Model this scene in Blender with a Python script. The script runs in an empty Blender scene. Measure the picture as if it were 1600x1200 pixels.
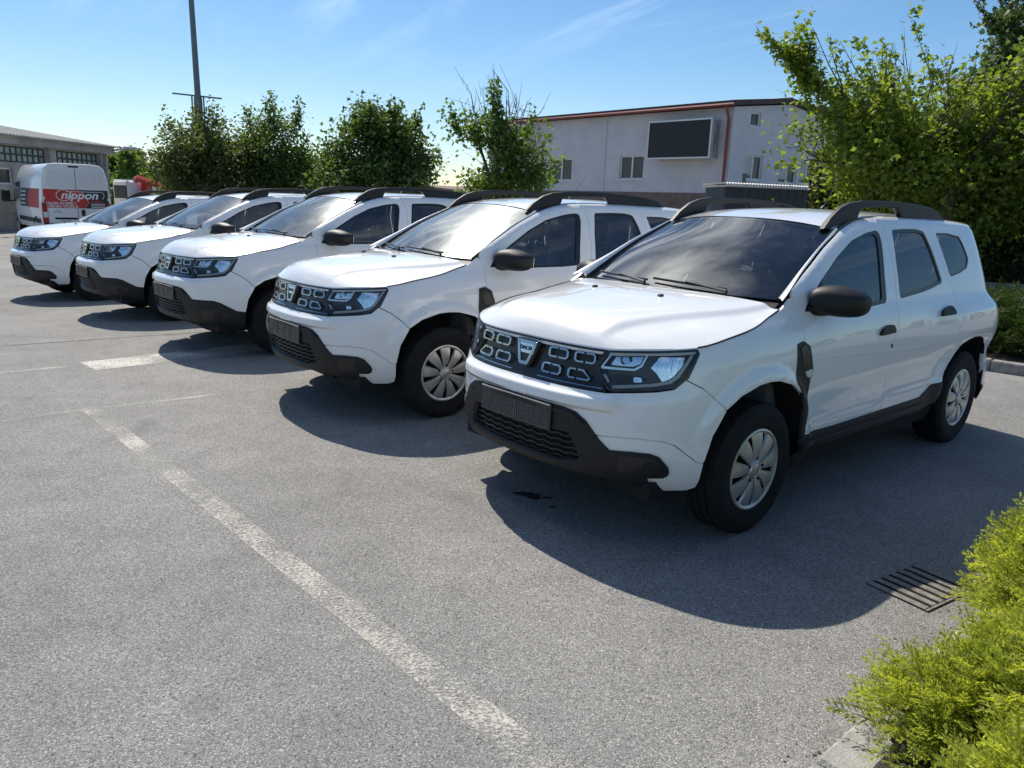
import bpy, math, random
import numpy as np
from mathutils import Vector, Matrix
from mathutils.geometry import delaunay_2d_cdt

# ------------------------------------------------------------------ camera, sky, sun, exposure
S = bpy.context.scene
COL = S.collection
cam_data = bpy.data.cameras.new('camera')
cam_data.sensor_fit = 'HORIZONTAL'; cam_data.sensor_width = 36.0
cam_data.lens = 36.0 * 1191.9 / 1600.0
cam_data.clip_start = 0.05; cam_data.clip_end = 3000
cam = bpy.data.objects.new('camera', cam_data); COL.objects.link(cam); S.camera = cam
PITCH, ROLLA, CAMH = math.radians(13.344), math.radians(2.102), 1.6136
_c, _s = math.cos(PITCH), math.sin(PITCH)
_fw = Vector((0, _c, -_s)); _rt = Vector((1, 0, 0)); _up = Vector((0, _s, _c))
_r2 = _rt * math.cos(ROLLA) + _up * math.sin(ROLLA); _u2 = -_rt * math.sin(ROLLA) + _up * math.cos(ROLLA)
cam.matrix_world = Matrix(((_r2.x, _u2.x, -_fw.x, 0), (_r2.y, _u2.y, -_fw.y, 0), (_r2.z, _u2.z, -_fw.z, CAMH), (0, 0, 0, 1)))

SUN_EL, SUN_ROT = math.radians(51), math.radians(-26.1)
world = bpy.data.worlds.new('World'); S.world = world; world.use_nodes = True
wt = world.node_tree; wn = wt.nodes; bg = wn['Background']
sky = wn.new('ShaderNodeTexSky'); sky.sky_type = 'NISHITA'; sky.sun_disc = False
sky.sun_elevation = SUN_EL; sky.sun_rotation = SUN_ROT; sky.altitude = 100
sky.air_density = 1.0; sky.dust_density = 0.25; sky.ozone_density = 3.0
# cirrus streaks kept high overhead, faded out low down, strengthened to add fill light
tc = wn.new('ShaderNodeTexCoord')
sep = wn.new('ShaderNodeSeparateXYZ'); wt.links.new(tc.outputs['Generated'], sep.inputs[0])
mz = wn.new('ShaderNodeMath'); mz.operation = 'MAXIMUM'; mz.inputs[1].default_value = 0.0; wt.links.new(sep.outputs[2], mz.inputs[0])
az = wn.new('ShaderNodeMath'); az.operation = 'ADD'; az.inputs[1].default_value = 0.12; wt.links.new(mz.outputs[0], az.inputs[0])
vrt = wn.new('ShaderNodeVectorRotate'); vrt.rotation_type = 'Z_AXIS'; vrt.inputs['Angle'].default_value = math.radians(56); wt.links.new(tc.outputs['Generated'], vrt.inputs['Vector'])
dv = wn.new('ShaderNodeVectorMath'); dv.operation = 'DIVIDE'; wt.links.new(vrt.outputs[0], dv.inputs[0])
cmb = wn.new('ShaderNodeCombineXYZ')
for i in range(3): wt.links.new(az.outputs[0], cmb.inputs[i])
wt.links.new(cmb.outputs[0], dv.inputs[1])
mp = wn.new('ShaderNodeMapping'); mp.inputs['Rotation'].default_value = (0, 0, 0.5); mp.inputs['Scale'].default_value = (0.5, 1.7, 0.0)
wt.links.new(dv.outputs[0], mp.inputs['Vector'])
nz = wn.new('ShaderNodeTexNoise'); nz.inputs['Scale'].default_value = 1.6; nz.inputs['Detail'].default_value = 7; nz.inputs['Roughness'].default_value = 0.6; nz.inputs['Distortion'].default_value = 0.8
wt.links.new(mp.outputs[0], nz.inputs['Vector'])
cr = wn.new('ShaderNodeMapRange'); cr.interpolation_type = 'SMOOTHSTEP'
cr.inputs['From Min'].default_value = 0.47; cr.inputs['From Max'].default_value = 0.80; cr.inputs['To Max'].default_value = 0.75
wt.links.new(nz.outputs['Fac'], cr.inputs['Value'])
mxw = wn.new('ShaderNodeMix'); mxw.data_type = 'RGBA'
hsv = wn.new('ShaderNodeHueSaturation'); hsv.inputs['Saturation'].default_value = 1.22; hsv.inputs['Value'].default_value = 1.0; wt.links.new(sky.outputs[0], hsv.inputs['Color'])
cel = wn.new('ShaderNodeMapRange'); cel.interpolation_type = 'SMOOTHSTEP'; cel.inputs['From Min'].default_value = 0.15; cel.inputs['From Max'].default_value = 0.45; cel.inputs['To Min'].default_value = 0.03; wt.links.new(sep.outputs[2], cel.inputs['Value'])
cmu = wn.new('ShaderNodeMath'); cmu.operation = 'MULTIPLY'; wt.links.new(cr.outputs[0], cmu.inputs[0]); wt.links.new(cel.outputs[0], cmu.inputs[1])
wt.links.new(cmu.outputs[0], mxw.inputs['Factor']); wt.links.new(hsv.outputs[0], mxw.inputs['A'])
# cloud brightens towards the sun; gain raised for windscreen reflections and fill
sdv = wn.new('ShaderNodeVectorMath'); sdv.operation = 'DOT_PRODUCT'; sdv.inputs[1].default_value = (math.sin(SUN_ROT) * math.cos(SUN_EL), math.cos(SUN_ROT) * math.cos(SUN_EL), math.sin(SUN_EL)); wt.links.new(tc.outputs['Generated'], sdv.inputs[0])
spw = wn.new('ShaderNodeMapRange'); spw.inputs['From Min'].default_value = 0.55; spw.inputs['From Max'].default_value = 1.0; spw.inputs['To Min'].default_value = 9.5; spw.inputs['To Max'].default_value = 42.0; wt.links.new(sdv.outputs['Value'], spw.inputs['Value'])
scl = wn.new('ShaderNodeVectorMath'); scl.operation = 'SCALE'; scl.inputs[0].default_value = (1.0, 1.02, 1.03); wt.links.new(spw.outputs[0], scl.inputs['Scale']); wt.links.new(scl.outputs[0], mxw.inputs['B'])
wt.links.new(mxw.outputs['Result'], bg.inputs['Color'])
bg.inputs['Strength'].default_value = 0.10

sun_data = bpy.data.lights.new('sun', 'SUN'); sun_data.energy = 4.6; sun_data.angle = math.radians(0.53); sun_data.color = (1.0, 0.925, 0.81)
sun = bpy.data.objects.new('sun', sun_data); COL.objects.link(sun)
SUN_DIR = Vector((math.sin(SUN_ROT) * math.cos(SUN_EL), math.cos(SUN_ROT) * math.cos(SUN_EL), math.sin(SUN_EL)))
sun.rotation_euler = SUN_DIR.to_track_quat('Z', 'Y').to_euler(); sun.location = (0, 0, 30)
S.view_settings.view_transform = 'Standard'; S.view_settings.look = 'None'
S.view_settings.exposure = 0.26; S.view_settings.gamma = 1.0; S.view_settings.use_curve_mapping = False
S.cycles.max_bounces = 10; S.cycles.transparent_max_bounces = 24; S.cycles.caustics_reflective = False; S.cycles.caustics_refractive = False

R = random.Random(7); RN = np.random.default_rng(11)
AX_R = np.array([[_r2.x, _r2.y, _r2.z], [_u2.x, _u2.y, _u2.z], [_fw.x, _fw.y, _fw.z]])
def ray(u, v):                      # direction of the photograph's pixel (1600 x 1200), used only to survey where things stand
    d = np.array([(u - 800) / 1191.9, -(v - 600) / 1191.9, 1.0]) @ AX_R
    return d / np.linalg.norm(d)
def at(u, v, y):                    # point of that ray at world depth y
    d = ray(u, v); return np.array([0, 0, CAMH]) + d * (y / d[1])
def on_z(u, v, z=0.0):
    d = ray(u, v); return np.array([0, 0, CAMH]) + d * ((z - CAMH) / d[2])

# ------------------------------------------------------------------ materials
def new_mat(name):
    m = bpy.data.materials.new(name); m.use_nodes = True
    return m, m.node_tree, m.node_tree.nodes['Principled BSDF']
def nd(nt, kind, **inp):
    n = nt.nodes.new(kind)
    for k, v in inp.items(): n.inputs[k.replace('_', ' ')].default_value = v
    return n
def coords(nt, scale=(1, 1, 1), out='Object'):
    t = nt.nodes.new('ShaderNodeTexCoord'); m = nt.nodes.new('ShaderNodeMapping'); m.inputs['Scale'].default_value = scale
    nt.links.new(t.outputs[out], m.inputs['Vector']); return m.outputs[0]
def mat(name, col, rough=0.5, metal=0.0, coat=0.0, var=0.12, vs=6.0, bump=0.0, bs=60.0, spec=0.5, emit=None):
    m, nt, b = new_mat(name)
    b.inputs['Roughness'].default_value = rough; b.inputs['Metallic'].default_value = metal
    b.inputs['Coat Weight'].default_value = coat; b.inputs['Coat Roughness'].default_value = 0.012
    b.inputs['Specular IOR Level'].default_value = spec
    co = coords(nt)
    n = nd(nt, 'ShaderNodeTexNoise', Scale=vs, Detail=6.0, Roughness=0.6); nt.links.new(co, n.inputs['Vector'])
    mx = nt.nodes.new('ShaderNodeMix'); mx.data_type = 'RGBA'
    mr = nd(nt, 'ShaderNodeMapRange'); mr.inputs['From Min'].default_value = 0.3; mr.inputs['From Max'].default_value = 0.7
    nt.links.new(n.outputs['Fac'], mr.inputs['Value']); nt.links.new(mr.outputs[0], mx.inputs['Factor'])
    mx.inputs['A'].default_value = (*[c * (1 - var) for c in col], 1); mx.inputs['B'].default_value = (*[min(1, c * (1 + var)) for c in col], 1)
    nt.links.new(mx.outputs['Result'], b.inputs['Base Color'])
    if bump:
        n2 = nd(nt, 'ShaderNodeTexNoise', Scale=bs, Detail=4.0); nt.links.new(co, n2.inputs['Vector'])
        bp = nd(nt, 'ShaderNodeBump', Strength=bump, Distance=0.02); nt.links.new(n2.outputs['Fac'], bp.inputs['Height']); nt.links.new(bp.outputs[0], b.inputs['Normal'])
    return m
def glass_mat(name, tint, dust=0.04, rough_lobe=0.05, streak=(1, 1, 1), ior=2.0):
    """thin pane: tinted see-through + mirror by Fresnel + a film of dust (diffuse and rough gloss)"""
    m = bpy.data.materials.new(name); m.use_nodes = True; nt = m.node_tree; nt.nodes.clear()
    out = nt.nodes.new('ShaderNodeOutputMaterial')
    tr = nt.nodes.new('ShaderNodeBsdfTransparent'); tr.inputs[0].default_value = (*tint, 1)
    gl = nt.nodes.new('ShaderNodeBsdfGlossy'); gl.inputs['Roughness'].default_value = 0.0
    fr = nt.nodes.new('ShaderNodeFresnel'); fr.inputs['IOR'].default_value = ior
    m1 = nt.nodes.new('ShaderNodeMixShader'); nt.links.new(fr.outputs[0], m1.inputs[0]); nt.links.new(tr.outputs[0], m1.inputs[1]); nt.links.new(gl.outputs[0], m1.inputs[2])
    co = coords(nt, streak)
    n = nd(nt, 'ShaderNodeTexNoise', Scale=14.0, Detail=6.0, Roughness=0.6, Distortion=0.2); nt.links.new(co, n.inputs['Vector'])
    mr = nd(nt, 'ShaderNodeMapRange'); mr.inputs['From Min'].default_value = 0.32; mr.inputs['From Max'].default_value = 0.75
    mr.inputs['To Min'].default_value = dust * 0.75; mr.inputs['To Max'].default_value = dust * 1.3
    nt.links.new(n.outputs['Fac'], mr.inputs['Value'])
    df = nt.nodes.new('ShaderNodeBsdfDiffuse'); df.inputs[0].default_value = (0.60, 0.64, 0.60, 1)
    m2 = nt.nodes.new('ShaderNodeMixShader'); nt.links.new(mr.outputs[0], m2.inputs[0]); nt.links.new(m1.outputs[0], m2.inputs[1]); nt.links.new(df.outputs[0], m2.inputs[2])
    g2 = nt.nodes.new('ShaderNodeBsdfGlossy'); g2.inputs['Roughness'].default_value = 0.27; g2.inputs[0].default_value = (0.94, 1.0, 0.98, 1)
    ms = nt.nodes.new('ShaderNodeMath'); ms.operation = 'MULTIPLY'; ms.inputs[1].default_value = rough_lobe / max(dust, 1e-4); nt.links.new(mr.outputs[0], ms.inputs[0])
    m3 = nt.nodes.new('ShaderNodeMixShader'); nt.links.new(ms.outputs[0], m3.inputs[0]); nt.links.new(m2.outputs[0], m3.inputs[1]); nt.links.new(g2.outputs[0], m3.inputs[2])
    nt.links.new(m3.outputs[0], out.inputs[0])
    return m

# ------------------------------------------------------------------ mesh helpers
def mesh_obj(name, V, F, material, parent=None, smooth=False, normals=None, mats=None, fm=None):
    me = bpy.data.meshes.new(name); me.from_pydata([tuple(map(float, v)) for v in V], [], [tuple(map(int, f)) for f in F]); me.update()
    for m in (mats or [material]): me.materials.append(m)
    if fm is not None: me.polygons.foreach_set('material_index', np.asarray(fm, dtype=np.int32))
    if smooth or normals is not None: me.polygons.foreach_set('use_smooth', np.ones(len(me.polygons), dtype=bool))
    if normals is not None: me.normals_split_custom_set_from_vertices([tuple(map(float, n)) for n in normals])
    o = bpy.data.objects.new(name, me); COL.objects.link(o)
    if parent is not None: o.parent = parent
    return o
def tag(o, label=None, cat=None, group=None, kind=None):
    for k, v in (('label', label), ('category', cat), ('group', group), ('kind', kind)):
        if v: o[k] = v
    return o
def empty(name, loc=(0, 0, 0), rz=0.0):
    e = bpy.data.objects.new(name, None); COL.objects.link(e); e.location = loc; e.rotation_euler = (0, 0, rz); e.empty_display_size = 0.3
    return e
class MB:
    """collects shapes, builds them as one mesh object"""
    def __init__(s): s.V = []; s.F = []
    def add(s, V, F):
        b = len(s.V); s.V += [tuple(v) for v in V]; s.F += [tuple(i + b for i in f) for f in F]; return s
    def box(s, lo, hi, bev=0.0, M=None):
        (x0, y0, z0), (x1, y1, z1) = lo, hi
        if bev <= 0:
            V = [(x, y, z) for x in (x0, x1) for y in (y0, y1) for z in (z0, z1)]
            F = [(0, 1, 3, 2), (4, 6, 7, 5), (0, 4, 5, 1), (2, 3, 7, 6), (0, 2, 6, 4), (1, 5, 7, 3)]
        else:
            b = min(bev, (x1 - x0) / 2.01, (y1 - y0) / 2.01, (z1 - z0) / 2.01)
            V = []; idx = {}
            for ix, x in enumerate((x0, x1)):
                for iy, y in enumerate((y0, y1)):
                    for iz, z in enumerate((z0, z1)):
                        sx, sy, sz = (1 - 2 * ix), (1 - 2 * iy), (1 - 2 * iz)
                        idx[ix, iy, iz] = len(V)
                        V += [(x, y + sy * b, z + sz * b), (x + sx * b, y, z + sz * b), (x + sx * b, y + sy * b, z)]
            I = lambda ix, iy, iz, k: idx[ix, iy, iz] + k
            F = []
            for ix in (0, 1):
                q = [I(ix, 0, 0, 0), I(ix, 1, 0, 0), I(ix, 1, 1, 0), I(ix, 0, 1, 0)]; F.append(q if ix else q[::-1])
            for iy in (0, 1):
                q = [I(0, iy, 0, 1), I(1, iy, 0, 1), I(1, iy, 1, 1), I(0, iy, 1, 1)]; F.append(q[::-1] if iy else q)
            for iz in (0, 1):
                q = [I(0, 0, iz, 2), I(1, 0, iz, 2), I(1, 1, iz, 2), I(0, 1, iz, 2)]; F.append(q if iz else q[::-1])
            for a in (0, 1):
                for c in (0, 1):
                    F.append((I(0, a, c, 1), I(1, a, c, 1), I(1, a, c, 2), I(0, a, c, 2)))
                    F.append((I(a, 0, c, 0), I(a, 1, c, 0), I(a, 1, c, 2), I(a, 0, c, 2)))
                    F.append((I(a, c, 0, 0), I(a, c, 1, 0), I(a, c, 1, 1), I(a, c, 0, 1)))
                    for e in (0, 1): F.append((I(a, c, e, 0), I(a, c, e, 1), I(a, c, e, 2)))
        if M is not None: V = [tuple(M @ Vector(v)) for v in V]
        return s.add(V, F)
    def tube(s, pts, rad, n=8, cap=True):
        pts = [Vector(p) for p in pts]; rad = rad if hasattr(rad, '__len__') else [rad] * len(pts)
        V = []; F = []; up = None
        for i, p in enumerate(pts):
            t = (pts[min(i + 1, len(pts) - 1)] - pts[max(i - 1, 0)]).normalized()
            if up is None: up = t.orthogonal().normalized()
            up = (up - t * up.dot(t)); up = up.normalized() if up.length > 1e-6 else t.orthogonal().normalized()
            sd = t.cross(up)
            for k in range(n):
                a = 2 * math.pi * k / n; V.append(tuple(p + (up * math.cos(a) + sd * math.sin(a)) * rad[i]))
        for i in range(len(pts) - 1):
            for k in range(n):
                F.append((i * n + k, i * n + (k + 1) % n, (i + 1) * n + (k + 1) % n, (i + 1) * n + k))
        if cap: F.append(tuple(range(n))[::-1]); F.append(tuple((len(pts) - 1) * n + k for k in range(n)))
        return s.add(V, F)
    def prism(s, poly, y0, y1, bev=0.0, axis='y'):
        """polygon in (x,z) extruded along y, edges chamfered"""
        P = np.array(poly, float); n = len(P)
        ar = 0.5 * np.sum(P[:, 0] * np.roll(P[:, 1], -1) - np.roll(P[:, 0], -1) * P[:, 1])
        if ar < 0: P = P[::-1]
        rings = [(P, y0), (P, y1)]
        if bev > 0:
            e = np.roll(P, -1, 0) - P; e /= np.linalg.norm(e, axis=1)[:, None] + 1e-9; nn = np.stack([-e[:, 1], e[:, 0]], 1)
            vn = nn + np.roll(nn, 1, 0); vn /= (np.linalg.norm(vn, axis=1)[:, None] + 1e-9); Q = P + vn * bev
            rings = [(Q, y0), (P, y0 + bev), (P, y1 - bev), (Q, y1)]
        V = []; F = []
        for q, y in rings: V += [(a, y, b) for a, b in q]
        for r in range(len(rings) - 1):
            for k in range(n): F.append((r * n + k, r * n + (k + 1) % n, (r + 1) * n + (k + 1) % n, (r + 1) * n + k)[::-1])
        tris = delaunay_2d_cdt([Vector((a, b)) for a, b in rings[0][0]], [(i, (i + 1) % n) for i in range(n)], [], 1, 1e-6)
        if len(tris[0]) == n:
            for f in tris[2]:
                o = [tris[3][i][0] for i in f]
                F.append(tuple(o)); F.append(tuple((len(rings) - 1) * n + i for i in o[::-1]))
        if axis == 'x': V = [(y, a, b) for a, y, b in V]
        if axis == 'z': V = [(a, b, y) for a, y, b in V]
        return s.add(V, F)
    def lathe(s, prof, n=48, M=None):
        """profile of (radius, y): turned about the y axis"""
        V = []; F = []; m = len(prof)
        for k in range(n):
            a = 2 * math.pi * k / n
            for r, y in prof: V.append((r * math.cos(a), y, r * math.sin(a)))
        for k in range(n):
            for j in range(m - 1): F.append((k * m + j, k * m + j + 1, ((k + 1) % n) * m + j + 1, ((k + 1) % n) * m + j))
        if M is not None: V = [tuple(M @ Vector(v)) for v in V]
        return s.add(V, F)
    def build(s, name, material, parent=None, smooth=False):
        o = mesh_obj(name, s.V, s.F, material, parent)
        if smooth:
            o.data.polygons.foreach_set('use_smooth', np.ones(len(o.data.polygons), dtype=bool))
            o.data.set_sharp_from_angle(angle=math.radians(38))
        return o
def text_obj(name, s, size, material, parent, M, extrude=0.001, shear=0.0, offset=0.0, align='CENTER', sx=1.0):
    cu = bpy.data.curves.new(name, 'FONT'); cu.body = s; cu.size = size; cu.extrude = extrude; cu.shear = shear; cu.offset = offset
    cu.align_x = align; cu.align_y = 'CENTER'; cu.resolution_u = 3
    t = bpy.data.objects.new(name + '_tmp', cu); COL.objects.link(t)
    me = bpy.data.meshes.new_from_object(t); bpy.data.objects.remove(t); bpy.data.curves.remove(cu)
    me.transform(Matrix.Diagonal((sx, 1, 1, 1))); me.name = name; me.transform(M); me.materials.clear(); me.materials.append(material)
    o = bpy.data.objects.new(name, me); COL.objects.link(o)
    if parent is not None: o.parent = parent
    return o
def copy_tree(o, parent=None):
    c = o.copy(); COL.objects.link(c)
    if parent is not None: c.parent = parent
    for ch in o.children: copy_tree(ch, c)
    return c
# ------------------------------------------------------------------ ground
ROW = np.array([-.696, .718])
_gs = [-400, -3, 0, 2.5, 5.25, 8.0, 10.95, 16, 26, 900]; _gz = [0, .004, .0125, .033, .042, .002, -.086, -.13, -.16, -.2]
def gz(x, y):
    s = (np.asarray(x, float) - .67) * ROW[0] + (np.asarray(y, float) - 4.31) * ROW[1]
    h = np.array(_gs, float); v = np.array(_gz, float)
    q = np.clip(s, h[0], h[-1]); i = np.clip(np.searchsorted(h, q) - 1, 0, len(h) - 2)
    m = np.gradient(v, h); t = (q - h[i]) / (h[i + 1] - h[i]); L = h[i + 1] - h[i]
    mm = np.where(np.abs(h) > 30, 0, m)
    return (2 * t ** 3 - 3 * t ** 2 + 1) * v[i] + (t ** 3 - 2 * t ** 2 + t) * L * mm[i] + (3 * t ** 2 - 2 * t ** 3) * v[i + 1] + (t ** 3 - t ** 2) * L * mm[i + 1]
def asphalt():
    m, nt, b = new_mat('worn_asphalt'); b.inputs['Roughness'].default_value = .88; b.inputs['Specular IOR Level'].default_value = .35
    co = coords(nt)
    v1 = nd(nt, 'ShaderNodeTexVoronoi', Scale=250.0); nt.links.new(co, v1.inputs['Vector'])
    hs = nt.nodes.new('ShaderNodeSeparateColor'); nt.links.new(v1.outputs['Color'], hs.inputs[0])
    rp = nt.nodes.new('ShaderNodeValToRGB'); e = rp.color_ramp.elements
    e[0].position = 0; e[0].color = (.10, .098, .092, 1); e[1].position = 1; e[1].color = (.52, .50, .46, 1)
    for p, c in ((.25, (.185, .182, .174)), (.6, (.245, .240, .228)), (.88, (.31, .302, .286))):
        q = e.new(p); q.color = (*c, 1)
    nt.links.new(hs.outputs[0], rp.inputs[0])
    n2 = nd(nt, 'ShaderNodeTexNoise', Scale=80.0, Detail=5.0, Roughness=.7); nt.links.new(co, n2.inputs['Vector'])
    n3 = nd(nt, 'ShaderNodeTexNoise', Scale=.55, Detail=7.0, Roughness=.62); nt.links.new(co, n3.inputs['Vector'])
    n4 = nd(nt, 'ShaderNodeTexNoise', Scale=4.0, Detail=4.0, Roughness=.6); nt.links.new(co, n4.inputs['Vector'])
    def rng(src, a, b_, lo, hi):
        r = nd(nt, 'ShaderNodeMapRange'); r.inputs['From Min'].default_value = a; r.inputs['From Max'].default_value = b_; r.inputs['To Min'].default_value = lo; r.inputs['To Max'].default_value = hi
        nt.links.new(src, r.inputs['Value']); return r.outputs[0]
    def mul(a, b_):
        k = nt.nodes.new('ShaderNodeMath'); k.operation = 'MULTIPLY'; nt.links.new(a, k.inputs[0]); nt.links.new(b_, k.inputs[1]); return k.outputs[0]
    f = mul(mul(rng(n2.outputs['Fac'], .3, .7, .86, 1.14), rng(n3.outputs['Fac'], .3, .7, .80, 1.14)), rng(n4.outputs['Fac'], .3, .7, .90, 1.08))
    vm = nt.nodes.new('ShaderNodeVectorMath'); vm.operation = 'SCALE'; nt.links.new(rp.outputs[0], vm.inputs[0]); nt.links.new(f, vm.inputs['Scale'])
    # open pits between the stones
    v2 = nd(nt, 'ShaderNodeTexVoronoi', Scale=62.0); nt.links.new(co, v2.inputs['Vector']); s2 = nt.nodes.new('ShaderNodeSeparateColor'); nt.links.new(v2.outputs['Color'], s2.inputs[0])
    pk = rng(s2.outputs[0], .10, .13, 1, 0); pd = rng(v2.outputs['Distance'], .22, .40, .62, 0); pit_dark = mul(pk, pd)
    mp_ = nt.nodes.new('ShaderNodeMix'); mp_.data_type = 'RGBA'; nt.links.new(pit_dark, mp_.inputs['Factor']); nt.links.new(vm.outputs[0], mp_.inputs['A']); mp_.inputs['B'].default_value = (.035, .034, .032, 1)
    # dark oil drips here and there
    n5 = nd(nt, 'ShaderNodeTexNoise', Scale=1.7, Detail=5.0, Roughness=.55); nt.links.new(co, n5.inputs['Vector'])
    st = rng(n5.outputs['Fac'], .62, .74, 0, .60)
    mx = nt.nodes.new('ShaderNodeMix'); mx.data_type = 'RGBA'; nt.links.new(st, mx.inputs['Factor']); nt.links.new(mp_.outputs['Result'], mx.inputs['A']); mx.inputs['B'].default_value = (.13, .128, .122, 1)
    nt.links.new(mx.outputs['Result'], b.inputs['Base Color'])
    ad = nt.nodes.new('ShaderNodeMath'); ad.operation = 'SUBTRACT'; nt.links.new(n2.outputs['Fac'], ad.inputs[0]); nt.links.new(v1.outputs['Distance'], ad.inputs[1])
    bp = nd(nt, 'ShaderNodeBump', Strength=.55, Distance=.004); nt.links.new(ad.outputs[0], bp.inputs['Height']); nt.links.new(bp.outputs[0], b.inputs['Normal'])
    return m
def worn_paint(name, col, keep, scale=75.0):
    m = bpy.data.materials.new(name); m.use_nodes = True; nt = m.node_tree; b = nt.nodes['Principled BSDF']; out = nt.nodes['Material Output']
    b.inputs['Roughness'].default_value = .8; co = coords(nt)
    n = nd(nt, 'ShaderNodeTexNoise', Scale=scale, Detail=8.0, Roughness=.75); nt.links.new(co, n.inputs['Vector'])
    n2 = nd(nt, 'ShaderNodeTexNoise', Scale=2.2, Detail=3.0); nt.links.new(co, n2.inputs['Vector'])
    v = nd(nt, 'ShaderNodeTexVoronoi', Scale=130.0); nt.links.new(co, v.inputs['Vector'])
    sc = nt.nodes.new('ShaderNodeSeparateColor'); nt.links.new(v.outputs['Color'], sc.inputs[0])
    a = nt.nodes.new('ShaderNodeMath'); a.operation = 'MULTIPLY_ADD'; a.inputs[1].default_value = .75; nt.links.new(n2.outputs['Fac'], a.inputs[0]); nt.links.new(n.outputs['Fac'], a.inputs[2])
    a2 = nt.nodes.new('ShaderNodeMath'); a2.operation = 'MULTIPLY_ADD'; a2.inputs[1].default_value = .16; nt.links.new(sc.outputs[0], a2.inputs[0]); nt.links.new(a.outputs[0], a2.inputs[2])
    r = nd(nt, 'ShaderNodeMapRange'); r.inputs['From Min'].default_value = 1.05 - keep * .6; r.inputs['From Max'].default_value = 1.26 - keep * .6; r.inputs['To Max'].default_value = .92; nt.links.new(a2.outputs[0], r.inputs['Value'])
    mx = nt.nodes.new('ShaderNodeMix'); mx.data_type = 'RGBA'; nt.links.new(sc.outputs[1], mx.inputs['Factor']); mx.inputs['A'].default_value = (*[c * .78 for c in col], 1); mx.inputs['B'].default_value = (*col, 1)
    nt.links.new(mx.outputs['Result'], b.inputs['Base Color'])
    t = nt.nodes.new('ShaderNodeBsdfTransparent'); ms = nt.nodes.new('ShaderNodeMixShader')
    nt.links.new(r.outputs[0], ms.inputs[0]); nt.links.new(t.outputs[0], ms.inputs[1]); nt.links.new(b.outputs[0], ms.inputs[2]); nt.links.new(ms.outputs[0], out.inputs[0])
    return m
M_ASPH = asphalt()
_ax = np.concatenate([-np.geomspace(2200, 22, 26), np.arange(-20, 20.1, .5), np.geomspace(22, 2200, 26)])
_ay = np.concatenate([-np.geomspace(600, 8, 14), np.arange(-6, 34.1, .5), np.geomspace(36, 2600, 28)])
_X, _Y = np.meshgrid(_ax, _ay, indexing='ij'); _V = np.stack([_X, _Y, gz(_X, _Y)], -1).reshape(-1, 3); _n = len(_ay)
ground = mesh_obj('parking_lot_ground', _V, [(i * _n + j, (i + 1) * _n + j, (i + 1) * _n + j + 1, i * _n + j + 1) for i in range(len(_ax) - 1) for j in range(_n - 1)], M_ASPH, smooth=True)
tag(ground, 'grey worn asphalt of the parking lot', kind='structure')
M_LINE = worn_paint('worn_white_paint', (.56, .545, .48), .27)
M_LINE2 = worn_paint('faded_white_paint', (.50, .49, .45), .24)
M_LINE3 = worn_paint('thick_white_paint', (.66, .64, .58), .42)
M_SEAM = mat('tar_seam', (.05, .05, .052), rough=.9, var=.3)
def strip(name, pts, wd, material, lift=.0018):
    P = np.array(pts, float); V = []; F = []
    n = 0; Q = []
    for a, b in zip(P[:-1], P[1:]):
        k = max(1, int(np.linalg.norm(b - a) / .25))
        for i in range(k): Q.append(a + (b - a) * i / k)
    Q.append(P[-1]); Q = np.array(Q)
    for i, p in enumerate(Q):
        t = Q[min(i + 1, len(Q) - 1)] - Q[max(i - 1, 0)]; t /= np.linalg.norm(t); nr = np.array([-t[1], t[0]])
        w = (wd if not hasattr(wd, '__len__') else wd[0] + (wd[1] - wd[0]) * i / (len(Q) - 1)) / 2
        for s in (-1, 1):
            q = p + nr * w * s; V.append((q[0], q[1], float(gz(q[0], q[1])) + lift))
        if i: F.append((2 * i - 2, 2 * i, 2 * i + 1, 2 * i - 1) if True else None)
    return mesh_obj(name, V, [f[::-1] for f in F], material, ground)
strip('painted_line', [(-3.06, 5.34), (-1.15, 3.31), (-.14, 2.23), (.9, 1.10), (1.6, .3)], [.115, .125], M_LINE)
strip('painted_line', [(-4.6, 3.95), (-3.48, 4.97), (-3.11, 5.33), (-2.61, 5.69), (-1.9, 6.30)], .05, M_LINE2)
strip('painted_line', [(-6.2, 4.85), (-4.37, 6.33), (-3.99, 6.66)], .06, M_LINE2)
strip('painted_stripe', [(-3.83, 6.70), (-3.1, 7.45), (-2.55, 8.02), (-1.6, 9.0)], .42, M_LINE3)
strip('tar_seam', [(-7.4, 5.75), (-5.15, 7.49), (-3.69, 8.61), (-2.5, 9.5)], .016, M_SEAM)
strip('painted_line', [(-7.5, 5.80), (-5.2, 7.56), (-3.75, 8.68)], .045, M_LINE2)
strip('painted_line', [(-8.6, 6.55), (-5.89, 8.61), (-4.9, 9.38)], .05, M_LINE2)
strip('tar_seam', [(-11.6, 7.7), (-8.2, 10.3), (-6.9, 11.3)], .018, M_SEAM)
strip('painted_line', [(-14.4, 10.1), (-9.6, 13.8)], .09, M_LINE2)
strip('painted_line', [(-20.5, 15.6), (-12.6, 21.5)], .12, M_LINE2)
strip('painted_line', [(-16.5, 19.2), (-9, 11.0), (-6.8, 8.6)], .10, M_LINE2)

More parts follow.
